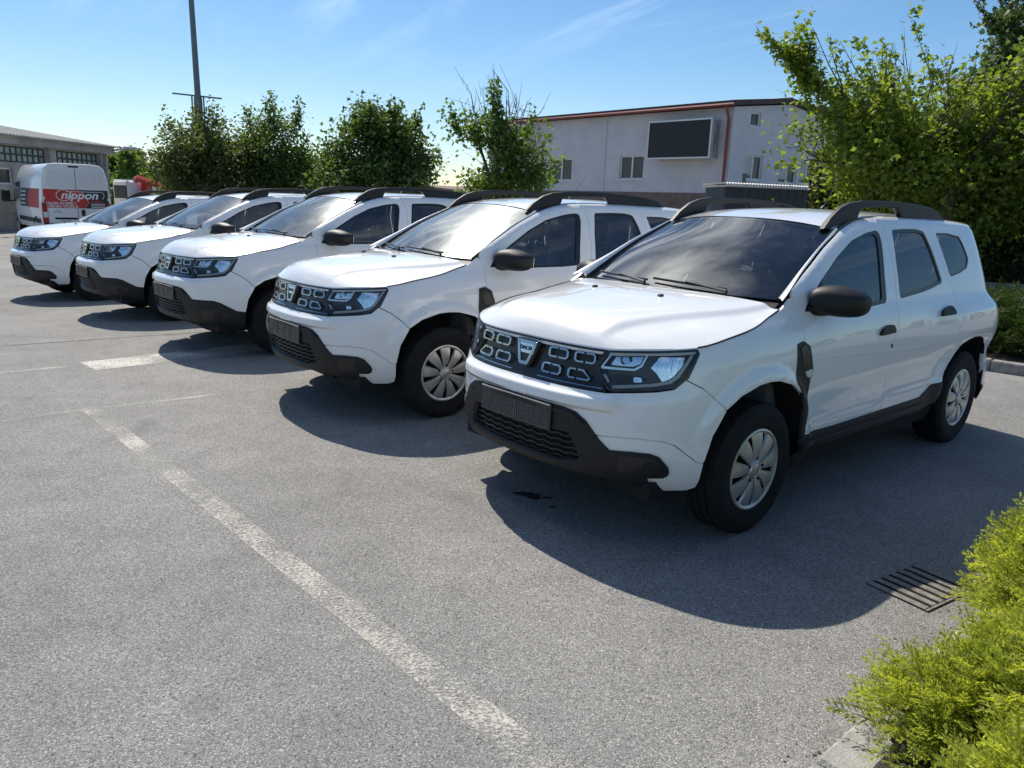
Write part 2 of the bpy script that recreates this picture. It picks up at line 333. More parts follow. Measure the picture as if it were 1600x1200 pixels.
# oil spots
M_OIL = mat('oil_stain', (.035, .035, .037), rough=.55, var=.5, vs=18)
def blot(p, r, ex, seed):
    g_ = np.random.default_rng(seed); V = []; n = 22; ph = g_.random(4) * 6
    for k in range(n):
        a = 2 * math.pi * k / n; q = r * (1 + .28 * math.sin(2 * a + ph[0]) + .18 * math.sin(3 * a + ph[1]) + .12 * math.sin(5 * a + ph[2])); x, y = p[0] + q * math.cos(a) * ex, p[1] + q * math.sin(a); V.append((x, y, float(gz(x, y)) + .004))
    mesh_obj('oil_stain', V, [tuple(range(n))], M_OIL, ground)
_p = on_z(826, 775, .01); blot(_p[:2], .045, 1.5, 1); blot(_p[:2] + np.array([.10, -.03]), .018, 1.2, 2); blot(_p[:2] + np.array([.13, -.16]), .012, 1.6, 3)

# ------------------------------------------------------------------ drain grate
M_IRON = mat('rusty_cast_iron', (.22, .198, .175), rough=.75, metal=.35, var=.4, vs=40, bump=.3, bs=150)
M_PIT_SHADE = mat('drain_pit_shade', (.004, .004, .004), rough=1, var=.1)  # flat black stands for the shade down inside the drain
_e1 = np.array([.55, -.835]); _e2 = np.array([.835, .55]); _o = np.array([1.66, 3.15])
gr_ = empty('drain_grate', (_o[0], _o[1], float(gz(*_o)))); gr_.rotation_euler = (0, 0, math.atan2(_e1[1], _e1[0]))
tag(gr_, 'rusty slotted iron drain grate in the asphalt at the edge of the shadow', 'drain grate')
MB().box((-.012, -.03, .004), (.266, .345, .0055)).build('pit_dark', M_PIT_SHADE, gr_)  # black sheet laid on the asphalt, no hole beneath
_fr = MB(); _fr.box((-.016, -.040, .0045), (-.004, .355, .008), .002); _fr.box((.258, -.040, .0045), (.270, .355, .008), .002); _fr.build('rim', M_IRON, gr_)
for k in range(7): MB().box((-.004, -.040 + k * .0595, .0045), (.258, -.040 + k * .0595 + .035, .0100), .002).build('bar', M_IRON, gr_)

# ------------------------------------------------------------------ kerbs and planting beds
M_CONC = mat('weathered_concrete', (.27, .262, .245), rough=.92, var=.45, vs=14, bump=.35, bs=120)
M_SOIL = mat('bed_soil', (.055, .045, .032), rough=1, var=.4, vs=20, bump=.6, bs=60)
D1 = np.array([.742, .670]); D2 = np.array([.670, -.742])        # along the bays / to the bed side
def kerb(name, p, dv, n, length, w, h, nrm):
    for i in range(n):
        a = np.array(p) + np.array(dv) * (i * length); z0 = float(gz(*a))
        M = Matrix.Translation((a[0], a[1], z0)) @ Matrix.Rotation(math.atan2(dv[1], dv[0]), 4, 'Z')
        o = MB().box((.004, -w if nrm < 0 else 0, -.05), (length - .004, 0 if nrm < 0 else w, h), .012).build('kerb_stone', M_CONC, name); o.matrix_world = M
    return name
kb = empty('kerb'); tag(kb, 'concrete kerb along the golden juniper bed', kind='structure')
kerb(kb, np.array([.94, 1.955]) - D1 * 3.0, D1, 12, 1.0, .14, .035, -1)
def flat(name, pts, z, material, label):
    V = [(x, y, float(gz(x, y)) + z) for x, y in pts]; o = mesh_obj(name, V, [tuple(range(len(V)))], material); return tag(o, label, kind='structure')
_b0 = np.array([.94, 1.955]) + D2 * .12 - D1 * 3.0
flat('planting_bed_soil', [_b0, _b0 + D2 * 3.5, _b0 + D2 * 3.5 + D1 * 12, _b0 + D1 * 12], .025, M_SOIL, 'dark soil of the near planting bed')
kb2 = empty('kerb'); tag(kb2, 'concrete kerb in front of the low dark hedge', kind='structure')
K2 = np.array([5.21, 8.2]); E2 = np.array([.75, -.66]); E3 = np.array([.66, .75])
kerb(kb2, K2 - E2 * 4.0, E2, 12, 1.0, .12, .12, 1)
flat('planting_bed_soil', [K2 - E2 * 4 + E3 * .12, K2 + E2 * 8 + E3 * .12, K2 + E2 * 8 + E3 * 3.4, K2 - E2 * 4 + E3 * 3.4], .08, M_SOIL, 'dark soil of the far planting bed')
kb3 = empty('kerb'); tag(kb3, 'concrete kerb at the foot of the ivy hedge', kind='structure')
K3 = on_z(1600, 456, 0.0)[:2]; 
kerb(kb3, K3 - np.array([.97, -.24]) * 9, np.array([.97, -.24]), 14, 1.2, .15, .14, 1)
# ------------------------------------------------------------------ body surfaces of the SUV (x forward from the front axle, y left, z up)
def cspline(xs, ys):
    x = np.array(xs, float); y = np.array(ys, float); h = np.diff(x); d = np.diff(y) / h
    m = np.zeros(len(x)); m[0] = d[0]; m[-1] = d[-1]
    for i in range(1, len(x) - 1):
        if d[i - 1] * d[i] > 0:
            w1 = 2 * h[i] + h[i - 1]; w2 = h[i] + 2 * h[i - 1]; m[i] = (w1 + w2) / (w1 / d[i - 1] + w2 / d[i])
    def f(q):
        q = np.clip(np.asarray(q, float), x[0], x[-1]); i = np.clip(np.searchsorted(x, q) - 1, 0, len(h) - 1)
        t = (q - x[i]) / h[i]; t2 = t * t; t3 = t2 * t
        return (2 * t3 - 3 * t2 + 1) * y[i] + (t3 - 2 * t2 + t) * h[i] * m[i] + (3 * t2 - 2 * t3) * y[i + 1] + (t3 - t2) * h[i] * m[i + 1]
    return f
def sm(e0, e1, x):
    t = np.clip((x - e0) / (e1 - e0), 0, 1); return t * t * (3 - 2 * t)
WB = 2.674; XCR = -2.95; NF = 2.65; NR = 3.3; AR = .335; KA = .87
CN = math.pi / 2 * KA; CB = XCR - CN                      # chart coordinate of the nose / tail centre line
w_z = cspline([.15, .24, .30, .36, .46, .50, .58, .68, .78, .88, .97, 1.04, 1.09, 1.13], [.80, .83, .852, .866, .868, .860, .860, .868, .872, .868, .854, .832, .807, .78])
wf_z = cspline([.15, .24, .34, .46, .60, .75, .88, .97, 1.02, 1.06, 1.10, 1.13], [.78, .80, .84, .866, .874, .872, .862, .842, .822, .797, .762, .73])
xf_z = cspline([.15, .24, .30, .36, .46, .60, .69, .72, .76, .80, .95, .985, 1.01, 1.04, 1.13], [.66, .70, .79, .832, .852, .858, .850, .846, .832, .812, .772, .758, .744, .725, .66])
xr_z = cspline([.15, .30, .40, .55, .70, .80, .95, 1.13], [.43, .49, .530, .545, .54, .520, .49, .445])
def flare(x, z):
    d = np.hypot(x, z - AR)
    f = .024 * (1 - sm(.485, .545, d)) * sm(.10, .2, z) * (1 - sm(.30, .55, x))
    d2 = np.hypot(x + WB, (z - AR) * .96)
    g = .028 * (1 - sm(.47, .60, d2)) * sm(.10, .2, z)
    hz = .048 * sm(-1.85, -2.6, x) * sm(.60, .84, z) * (1 - sm(.97, 1.075, z))
    return np.maximum(f, 0) + np.maximum(g, hz * .9)
def lower(c, z):
    c = np.asarray(c, float); z = np.asarray(z, float); c, z = np.broadcast_arrays(c, z)
    fr = np.clip(c, 0, None) / KA; rr = np.clip(XCR - c, 0, None) / KA
    rise = .05 * sm(-.6, -2.0, c)
    zz = z - rise * sm(.36, .44, z) * (1 - sm(.60, .8, z))
    bl = sm(-.75, -.05, c)
    w = (w_z(zz) * (1 - bl) + wf_z(z) * bl) * (1 - .012 * sm(-2.6, -3.3, c))
    xf = xf_z(z); xr = xr_z(z)
    s, co = np.sin(fr), np.cos(fr); r = (np.abs(s / xf) ** NF + np.abs(co / w) ** NF) ** (-1 / NF)
    s2, co2 = np.sin(rr), np.cos(rr); r2 = (np.abs(s2 / xr) ** NR + np.abs(co2 / w) ** NR) ** (-1 / NR)
    x = np.where(c > 0, r * s, np.where(c < XCR, XCR - r2 * s2, c)); y = np.where(c > 0, r * co, np.where(c < XCR, r2 * co2, w))
    fl = flare(x, z)
    nx = np.where(c > 0, s, np.where(c < XCR, -s2, 0)); ny = np.where(c > 0, co, np.where(c < XCR, co2, 1))
    bb = .024 * sm(.60, .50, np.abs(y) - .35 * (z - .70)) * sm(.672, .684, z) * (1 - sm(.728, .752, z)) * np.where(c > 0, 1, 0)
    return np.stack([x + (fl + bb) * nx, y + (fl + bb) * ny, z], -1)
zT = cspline([-4.4, -3.75, -3.1, -2.78, -2.3, -1.88, -1.52, -1.34, -1.17, -1.05, -.97, -.778, -.594, -.385, -.22, -.1],
             [1.548, 1.552, 1.572, 1.588, 1.598, 1.602, 1.594, 1.580, 1.547, 1.512, 1.482, 1.407, 1.318, 1.218, 1.135, 1.075])
yg_z = cspline([1.05, 1.104, 1.2, 1.3, 1.4, 1.5, 1.58, 1.62], [.822, .803, .771, .735, .695, .650, .61, .59])
ROLL = .045
def upper(c, z):
    c = np.asarray(c, float); z = np.asarray(z, float); c, z = np.broadcast_arrays(c, z)
    P = lower(np.minimum(c, -.001), np.full_like(z, 1.09)); xb, yb = P[..., 0], P[..., 1]
    rr = np.clip(XCR - c, 0, None) / KA; lean = .46 * sm(0, 1.1, np.abs(np.sin(rr)))
    d = np.clip(zT(np.maximum(c, 2 * CB - c)) - z, 0, ROLL); k = sm(-.25, -.6, c)
    ins = k * .8 * (ROLL - np.sqrt(np.clip(ROLL ** 2 - (ROLL - d) ** 2, 0, None)))
    y = yb / .807 * yg_z(z)
    y = y - ins * np.cos(rr); x = xb + lean * (z - 1.09) + ins * np.sin(rr)
    return np.stack([x, y, z], -1)
def side(c, z):
    t = sm(1.05, 1.13, np.asarray(z, float))[..., None]
    return lower(c, np.minimum(z, 1.13)) * (1 - t) + upper(c, np.maximum(z, 1.05)) * t
# bonnet and roof caps: from the boundary curve (k=0) to the spine (k=1)
zB = cspline([-.30, -.22, -.12, 0, .25, .446, .698, .857, CN], [1.128, 1.108, 1.086, 1.058, 1.020, .984, .968, .956, .957])
xsB = cspline([-.30, .446, .857, CN], [-.19, .43, .60, .63])
zsB = cspline([-.22, -.07, .069, .25, .45, .62, .70], [1.150, 1.141, 1.131, 1.111, 1.086, 1.058, 1.04])
def fold(c, mid): return np.where(c > mid, 2 * mid - c, c)
def bonnet(c, k):
    c = np.asarray(c, float); k = np.asarray(k, float); c, k = np.broadcast_arrays(c, k)
    cf = fold(c, CN); B = lower(c, zB(cf)); xs = xsB(cf); zs = zsB(xs)
    g = np.clip(k, 0, 1); x = B[..., 0] + (xs - B[..., 0]) * g; y = B[..., 1] * (1 - g)
    z = B[..., 2] + (zs - B[..., 2]) * (1 - (1 - g) ** 3.0)
    yc = .70 - .30 * sm(-.35, .80, x)
    z = z + .017 * sm(yc + .026, yc - .026, np.abs(y)) * sm(.74, .55, x) * sm(0, .08, g) - .004 * sm(.10, .0, np.abs(np.abs(y) - yc - .07)) * sm(.70, .45, x) * sm(0, .05, g)
    return np.stack([x, y, z], -1)
xsR = cspline([CB, -3.4, -2.9, -1.05], [-3.0, -2.97, -2.8, -.955])
zsR = cspline([-3.3, -3.0, -2.6, -2.1, -1.7, -1.4, -1.15, -.95], [1.565, 1.592, 1.620, 1.636, 1.636, 1.624, 1.598, 1.566])
def roofcap(c, k):
    c = np.asarray(c, float); k = np.asarray(k, float); c, k = np.broadcast_arrays(c, k)
    cf = np.where(c < CB, 2 * CB - c, c); B = upper(c, zT(cf)); xs = xsR(cf); zs = zsR(xs); g = np.clip(k, 0, 1)
    x = B[..., 0] + (xs - B[..., 0]) * (1 - (1 - g) ** 2); y = B[..., 1] * (1 - g)
    z = B[..., 2] + (zs - B[..., 2]) * (1 - (1 - g) ** 2.6)
    return np.stack([x, y, z], -1)
# windscreen: rows from its corner to the centre line
wcx = cspline([0, .5, 1], [-.36, -.70, -1.045]); wcy = cspline([0, .5, 1], [.672, .640, .592]); wcz = cspline([0, .5, 1], [1.152, 1.352, 1.513])
wmx = cspline([0, .5, 1], [-.215, -.575, -.955]); wmz = cspline([0, .5, 1], [1.158, 1.378, 1.563])
def screen(u, v):
    u = np.asarray(u, float); v = np.asarray(v, float); u, v = np.broadcast_arrays(u, v); q = np.abs(u) ** 2.2
    return np.stack([wmx(v) + (wcx(v) - wmx(v)) * q, wcy(v) * u, wmz(v) + (wcz(v) - wmz(v)) * q], -1)
eA = cspline([0, .5, 1], [-.27, -.68, -1.06])
def pillar(u, v):                    # from the door-frame edge (u=0) to the windscreen edge (u=1)
    u = np.asarray(u, float); v = np.asarray(v, float); u, v = np.broadcast_arrays(u, v)
    c = eA(v); A = upper(c, zT(c)); W_ = np.stack([wcx(v), wcy(v), wcz(v)], -1)
    P = A + (W_ - A) * u[..., None]; b = .012 * np.sin(np.pi * u)
    return P + np.stack([b * .5, b * .3, b], -1)

# ------------------------------------------------------------------ panels: a polygon in a surface's chart, meshed and mapped on to it
def fillet(pts, r, n=5):
    P = [np.array(p, float) for p in pts]; out = []
    for i in range(len(P)):
        a, b, c = P[i - 1], P[i], P[(i + 1) % len(P)]
        la, lc = np.linalg.norm(a - b), np.linalg.norm(c - b); q = min(r, la * .45, lc * .45)
        p0 = b + (a - b) / max(la, 1e-9) * q; p1 = b + (c - b) / max(lc, 1e-9) * q
        for t in np.linspace(0, 1, n): out.append(tuple((1 - t) ** 2 * p0 + 2 * t * (1 - t) * b + t * t * p1))
    return out
def inside(P, loops):
    r = np.zeros(len(P), bool)
    for L in loops:
        L = np.asarray(L); a = L; b = np.roll(L, -1, 0)
        for (x0, y0), (x1, y1) in zip(a, b):
            if y0 == y1: continue
            m = ((P[:, 1] >= min(y0, y1)) & (P[:, 1] < max(y0, y1)))
            xi = x0 + (P[:, 1] - y0) * (x1 - x0) / (y1 - y0); r ^= m & (P[:, 0] < xi)
    return r
def dense(L, d):
    out = []
    for i in range(len(L)):
        a, b = np.array(L[i], float), np.array(L[(i + 1) % len(L)], float)
        if np.linalg.norm(a - b) < 1e-6: continue
        n = max(1, int(math.ceil(np.linalg.norm(b - a) / d)))
        for k in range(n): out.append(a + (b - a) * k / n)
    return np.array(out)
AXIS = np.array([-1.3, 0, .75])
def panel(name, loops, fn, material, parent, step=.035, off=0.0, skirt=.02, mirror=False, ctr=None, d=None):
    loops = [dense(L, d or step * .7) for L in loops]
    allb = np.concatenate(loops); lo = allb.min(0); hi = allb.max(0)
    gx = np.arange(lo[0] + step * .5, hi[0], step); gy = np.arange(lo[1] + step * .5, hi[1], step)
    G = np.array([(x + (step * .5 if j % 2 else 0), y) for j, y in enumerate(gy) for x in gx]).reshape(-1, 2)
    if len(G):
        G = G[inside(G, loops)]
        if len(G):
            dm = np.full(len(G), 9.0)
            for L in loops:
                for p in L: dm = np.minimum(dm, np.hypot(G[:, 0] - p[0], G[:, 1] - p[1]))
            G = G[dm > step * .42]
    V2 = [Vector(p) for p in allb] + [Vector(p) for p in G]; E = []; b = 0
    for L in loops:
        n = len(L); E += [(b + i, b + (i + 1) % n) for i in range(n)]; b += n
    vo, eo, fo, ov, oe, of = delaunay_2d_cdt(V2, E, [], 0, 1e-7)
    Q = np.array([tuple(v) for v in vo]); T = np.array([f for f in fo if len(f) == 3])
    T = T[inside(Q[T].mean(1), loops)]
    P = fn(Q[:, 0], Q[:, 1]); e = 1e-3
    N = np.cross(fn(Q[:, 0] + e, Q[:, 1]) - fn(Q[:, 0] - e, Q[:, 1]), fn(Q[:, 0], Q[:, 1] + e) - fn(Q[:, 0], Q[:, 1] - e))
    N /= np.linalg.norm(N, axis=1)[:, None] + 1e-12
    if np.sum(np.einsum('ij,ij->i', N, P - (AXIS if ctr is None else np.array(ctr)))) < 0: N = -N
    P = P + N * off
    fnrm = np.cross(P[T[:, 1]] - P[T[:, 0]], P[T[:, 2]] - P[T[:, 0]])
    fl = np.einsum('ij,ij->i', fnrm, N[T].mean(1)) < 0; T[fl] = T[fl][:, ::-1]
    V = [*P]; NN = [*N]; F = [tuple(t) for t in T]
    if skirt:
        cnt = {}
        for t in T:
            for i in range(3): cnt[(t[i], t[(i + 1) % 3])] = 1
        bd = [(i, j) for (i, j) in cnt if (j, i) not in cnt]
        for i, j in bd:
            tn = P[j] - P[i]; sn = np.cross(tn, N[i]); L_ = np.linalg.norm(sn)
            if L_ < 1e-9: continue
            sn /= L_; b = len(V)
            V += [P[i], P[j], P[j] - N[j] * skirt, P[i] - N[i] * skirt]
            ni = sn * .7 + N[i] * .7; nj = sn * .7 + N[j] * .7
            NN += [ni, nj, sn, sn]; F.append((b + 1, b, b + 3, b + 2))
    V = np.array(V); NN = np.array(NN)
    if mirror: V[:, 1] *= -1; NN[:, 1] *= -1; F = [f[::-1] for f in F]
    return mesh_obj(name, V, F, material, parent, normals=NN)
def both(name, loops, fn, material, parent, **k):
    pl, pr = (parent if isinstance(parent, (tuple, list)) else (parent, parent))
    return panel(name, loops, fn, material, pl, **k), panel(name, loops, fn, material, pr, mirror=True, **k)
def ring(outer, inner): return [outer, inner]
def inset(L, d):
    P = np.array(L, float); ar = np.sum(P[:, 0] * np.roll(P[:, 1], -1) - np.roll(P[:, 0], -1) * P[:, 1])
    e = np.roll(P, -1, 0) - P; e /= np.linalg.norm(e, axis=1)[:, None] + 1e-9; n = np.stack([-e[:, 1], e[:, 0]], 1) * (1 if ar > 0 else -1)
    vn = n + np.roll(n, 1, 0); vn /= np.maximum(np.sum(vn * n, 1), .25)[:, None]
    return [tuple(p) for p in P + vn * d]
def mir(L): return [(2 * CN - a, b) for a, b in L][::-1]
def frame_at(fn, u, v, up=(0, 0, 1), off=0.0, ctr=None):
    """matrix with z along the surface normal and y upwards, for lettering"""
    p = fn(u, v); e = 1e-3; n = np.cross(fn(u + e, v) - fn(u - e, v), fn(u, v + e) - fn(u, v - e)); n /= np.linalg.norm(n)
    if np.dot(n, p - (AXIS if ctr is None else np.array(ctr))) < 0: n = -n
    upv = np.array(up, float); upv -= n * upv.dot(n); upv /= np.linalg.norm(upv); r = np.cross(upv, n); p = p + n * off
    return Matrix(((r[0], upv[0], n[0], p[0]), (r[1], upv[1], n[1], p[1]), (r[2], upv[2], n[2], p[2]), (0, 0, 0, 1)))

M_PAINT = mat('white_car_paint', (.87, .87, .85), rough=.28, coat=1.0, var=.012, vs=3)
M_PLAST = mat('black_plastic', (.012, .0125, .014), rough=.5, var=.25, vs=30, bump=.12, bs=900, spec=.38)
M_PLAST2 = mat('satin_black', (.012, .012, .013), rough=.32, var=.2)
M_RUB = mat('tyre_rubber', (.013, .013, .014), rough=.82, var=.35, vs=14, bump=.1, bs=200, spec=.3)
M_CAP = mat('silver_wheel_cover', (.56, .55, .52), rough=.36, metal=.7, var=.18, vs=12)
M_CHROME = mat('chrome', (.42, .43, .45), rough=.16, metal=1.0, var=.03)
M_SATIN = mat('satin_chrome', (.70, .71, .73), rough=.26, metal=1.0, var=.05)
M_REFL = mat('lamp_reflector', (.80, .81, .83), rough=.12, metal=1.0, var=.25, vs=55)
M_DARK = mat('lamp_housing', (.035, .037, .042), rough=.35, var=.2)
M_DRL = mat('pale_lamp_strip', (.62, .63, .62), rough=.25, var=.05)
M_INT = mat('dark_interior_trim', (.13, .135, .135), rough=.75, var=.2, vs=20)
M_INTG = mat('grey_headliner', (.50, .50, .48), rough=.9, var=.1)
M_SEAT = mat('dark_seat_fabric', (.075, .078, .085), rough=.9, var=.25, vs=40, bump=.2, bs=300)
M_UNDER = mat('underbody_black', (.008, .008, .009), rough=.9, var=.2)
M_LENS = glass_mat('lamp_lens', (.96, .97, .97), dust=.010, rough_lobe=.008, ior=1.42)
M_SCREEN = glass_mat('windscreen_glass', (.82, .89, .88), dust=.006, rough_lobe=.006, streak=(1, .25, .5))
M_SCREEND = glass_mat('dusty_windscreen_glass', (.74, .82, .80), dust=.060, rough_lobe=.085, streak=(.8, 2.2, .8))
M_GLASS = glass_mat('side_window_glass', (.80, .88, .87), dust=.012, rough_lobe=.01)
M_AMBER = mat('clear_indicator', (.75, .72, .66), rough=.15, var=.05)
M_RED = mat('red_lamp', (.35, .012, .01), rough=.12, var=.1)
M_PLATE = mat('empty_plate_holder', (.030, .031, .034), rough=.42, var=.2)
M_PLATEG = mat('plate_holder_relief', (.095, .10, .105), rough=.38, var=.25, vs=40)
M_BADGE = mat('blue_badge_lettering', (.02, .05, .16), rough=.4, var=.05)

# outlines in chart coordinates
HEADL = [(.913, .877), (.857, .949), (.698, .961), (.448, .977), (.438, .957), (.491, .846), (.551, .801), (.63, .787), (.819, .767), (.848, .773), (.887, .817)]
ARCH_F = [(.388, .300), (.390, .380), (.388, .439), (.362, .574), (.301, .690), (.21, .752), (.08, .788), (-.01, .793), (-.10, .787), (-.246, .748), (-.338, .690), (-.385, .591), (-.412, .446)]
ARCH_R = [(-2.234, .513), (-2.305, .607), (-2.373, .700), (-2.47, .757), (-2.57, .783), (-2.674, .793), (-2.80, .787), (-2.89, .762), (-2.97, .708), (-3.025, .62), (-3.05, .52), (-3.055, .40), (-3.055, .33)]
FWIN = [(-.455, 1.103), (-.487, 1.140), (-.665, 1.256), (-.891, 1.371), (-1.112, 1.457), (-1.317, 1.500), (-1.466, 1.518), (-1.511, 1.508), (-1.511, 1.456), (-1.438, 1.254), (-1.397, 1.095), (-1.2, 1.085), (-.8, 1.085)]
FGLS = [(-.575, 1.108), (-.665, 1.242), (-.891, 1.356), (-1.102, 1.441), (-1.308, 1.484), (-1.435, 1.498), (-1.470, 1.482), (-1.39, 1.255), (-1.352, 1.115), (-1.1, 1.103), (-.8, 1.102)]
RWIN = [(-1.694, 1.523), (-1.9, 1.529), (-2.077, 1.529), (-2.187, 1.513), (-2.226, 1.412), (-2.282, 1.20), (-2.262, 1.175), (-2.1, 1.150), (-1.917, 1.130), (-1.607, 1.108), (-1.587, 1.122), (-1.63, 1.33)]
QWIN = [(-2.362, 1.504), (-2.58, 1.503), (-2.783, 1.480), (-2.825, 1.397), (-2.845, 1.325), (-2.774, 1.264), (-2.629, 1.233), (-2.444, 1.212), (-2.421, 1.231)]
TRIM_TOP = [(.816, .492), (.862, .533), (.929, .615), (.985, .650), (1.053, .662), (CN, .668)]
POCKET = [(.816, .492), (.725, .495), (.642, .491), (.600, .476), (.556, .425), (.548, .400), (.553, .380), (.572, .368), (.672, .362)]

def build_tyre_wheel(parent, x, y, sgn):
    """wheel with its outer face at +y*sgn"""
    w = empty('wheel'); w.parent = parent; w.location = (x, y, AR)
    r = .343; h = .108
    prof = [(.205, -.085), (.225, -.100), (.275, -h), (.312, -h + .004), (.333, -h + .016)]
    for a, b in ((-.082, -.058), (-.048, -.012), (-.002, .036), (.046, .082)):
        prof += [(r, a), (r, b), (r - .009, b + .002), (r - .009, b + .008)]
    prof = prof[:-2] + [(.333, h - .016), (.312, h - .004), (.290, h - .001), (.275, h), (.225, .100), (.205, .085)]
    mb = MB(); n = 120; m = len(prof); V = []; F = []
    for k in range(n):
        a = 2 * math.pi * k / n
        for j, (rr, yy) in enumerate(prof):
            if rr > .33 and k % 2 and 5 <= j < m - 4: rr -= .005
            V.append((rr * math.cos(a), yy * sgn, rr * math.sin(a)))
    for k in range(n):
        for j in range(m - 1):
            f = (k * m + j, k * m + j + 1, ((k + 1) % n) * m + j + 1, ((k + 1) % n) * m + j); F.append(f if sgn < 0 else f[::-1])
    mb.add(V, F); mb.build('tyre', M_RUB, w)
    MB().lathe([(.0, .03 * sgn), (.20, .035 * sgn), (.208, .088 * sgn)], 40).build('steel_rim', M_UNDER, w)
    # wheel cover: rim ring, nine petals, hub
    cv = MB(); ringp = [(.188, .078), (.192, .094), (.203, .101), (.212, .098), (.215, .086)]
    cv.lathe([(a, b * sgn) for a, b in ringp], 72)
    o = cv.build('wheel_cover', M_CAP, w, smooth=True)
    for k in range(9):
        a0 = 2 * math.pi * (k + .25) / 9; V = []; F = []
        rad = [.048, .075, .11, .15, .180, .196]; hw = [.0168, .0240, .0318, .0405, .0455, .0480]; yy = [.098, .103, .1065, .105, .099, .094]
        tw = [0, .0, .02, .05, .085, .10]
        for i in range(6):
            for q, dy in ((-1, -.014), (-.86, -.002), (-.1, .002), (.86, -.002), (1, -.014)):
                aa = a0 + tw[i] * .0 + math.atan2(hw[i] * q, rad[i]); V.append((rad[i] * math.cos(aa), (yy[i] + dy) * sgn, rad[i] * math.sin(aa)))
        for i in range(5):
            for j in range(4): F.append((i * 5 + j, i * 5 + j + 1, i * 5 + j + 6, i * 5 + j + 5))
        MB().add(V, F).build('petal', M_CAP, o, smooth=True)
    hb = MB().lathe([(0, .106 * sgn), (.030, .106 * sgn), (.034, .103 * sgn), (.038, .107 * sgn), (.043, .106 * sgn), (.050, .096 * sgn), (.056, .085 * sgn)], 32)
    hb.build('hub_cap', M_CAP, o, smooth=True)
    bl = MB()
    for k in range(5):
        a = 2 * math.pi * k / 5 + .4; c_, s_ = .062 * math.cos(a), .062 * math.sin(a); bl.tube([(c_, .085 * sgn, s_), (c_, .1045 * sgn, s_)], .008, 8)
    bl.build('wheel_bolt', M_UNDER, o)
    return w

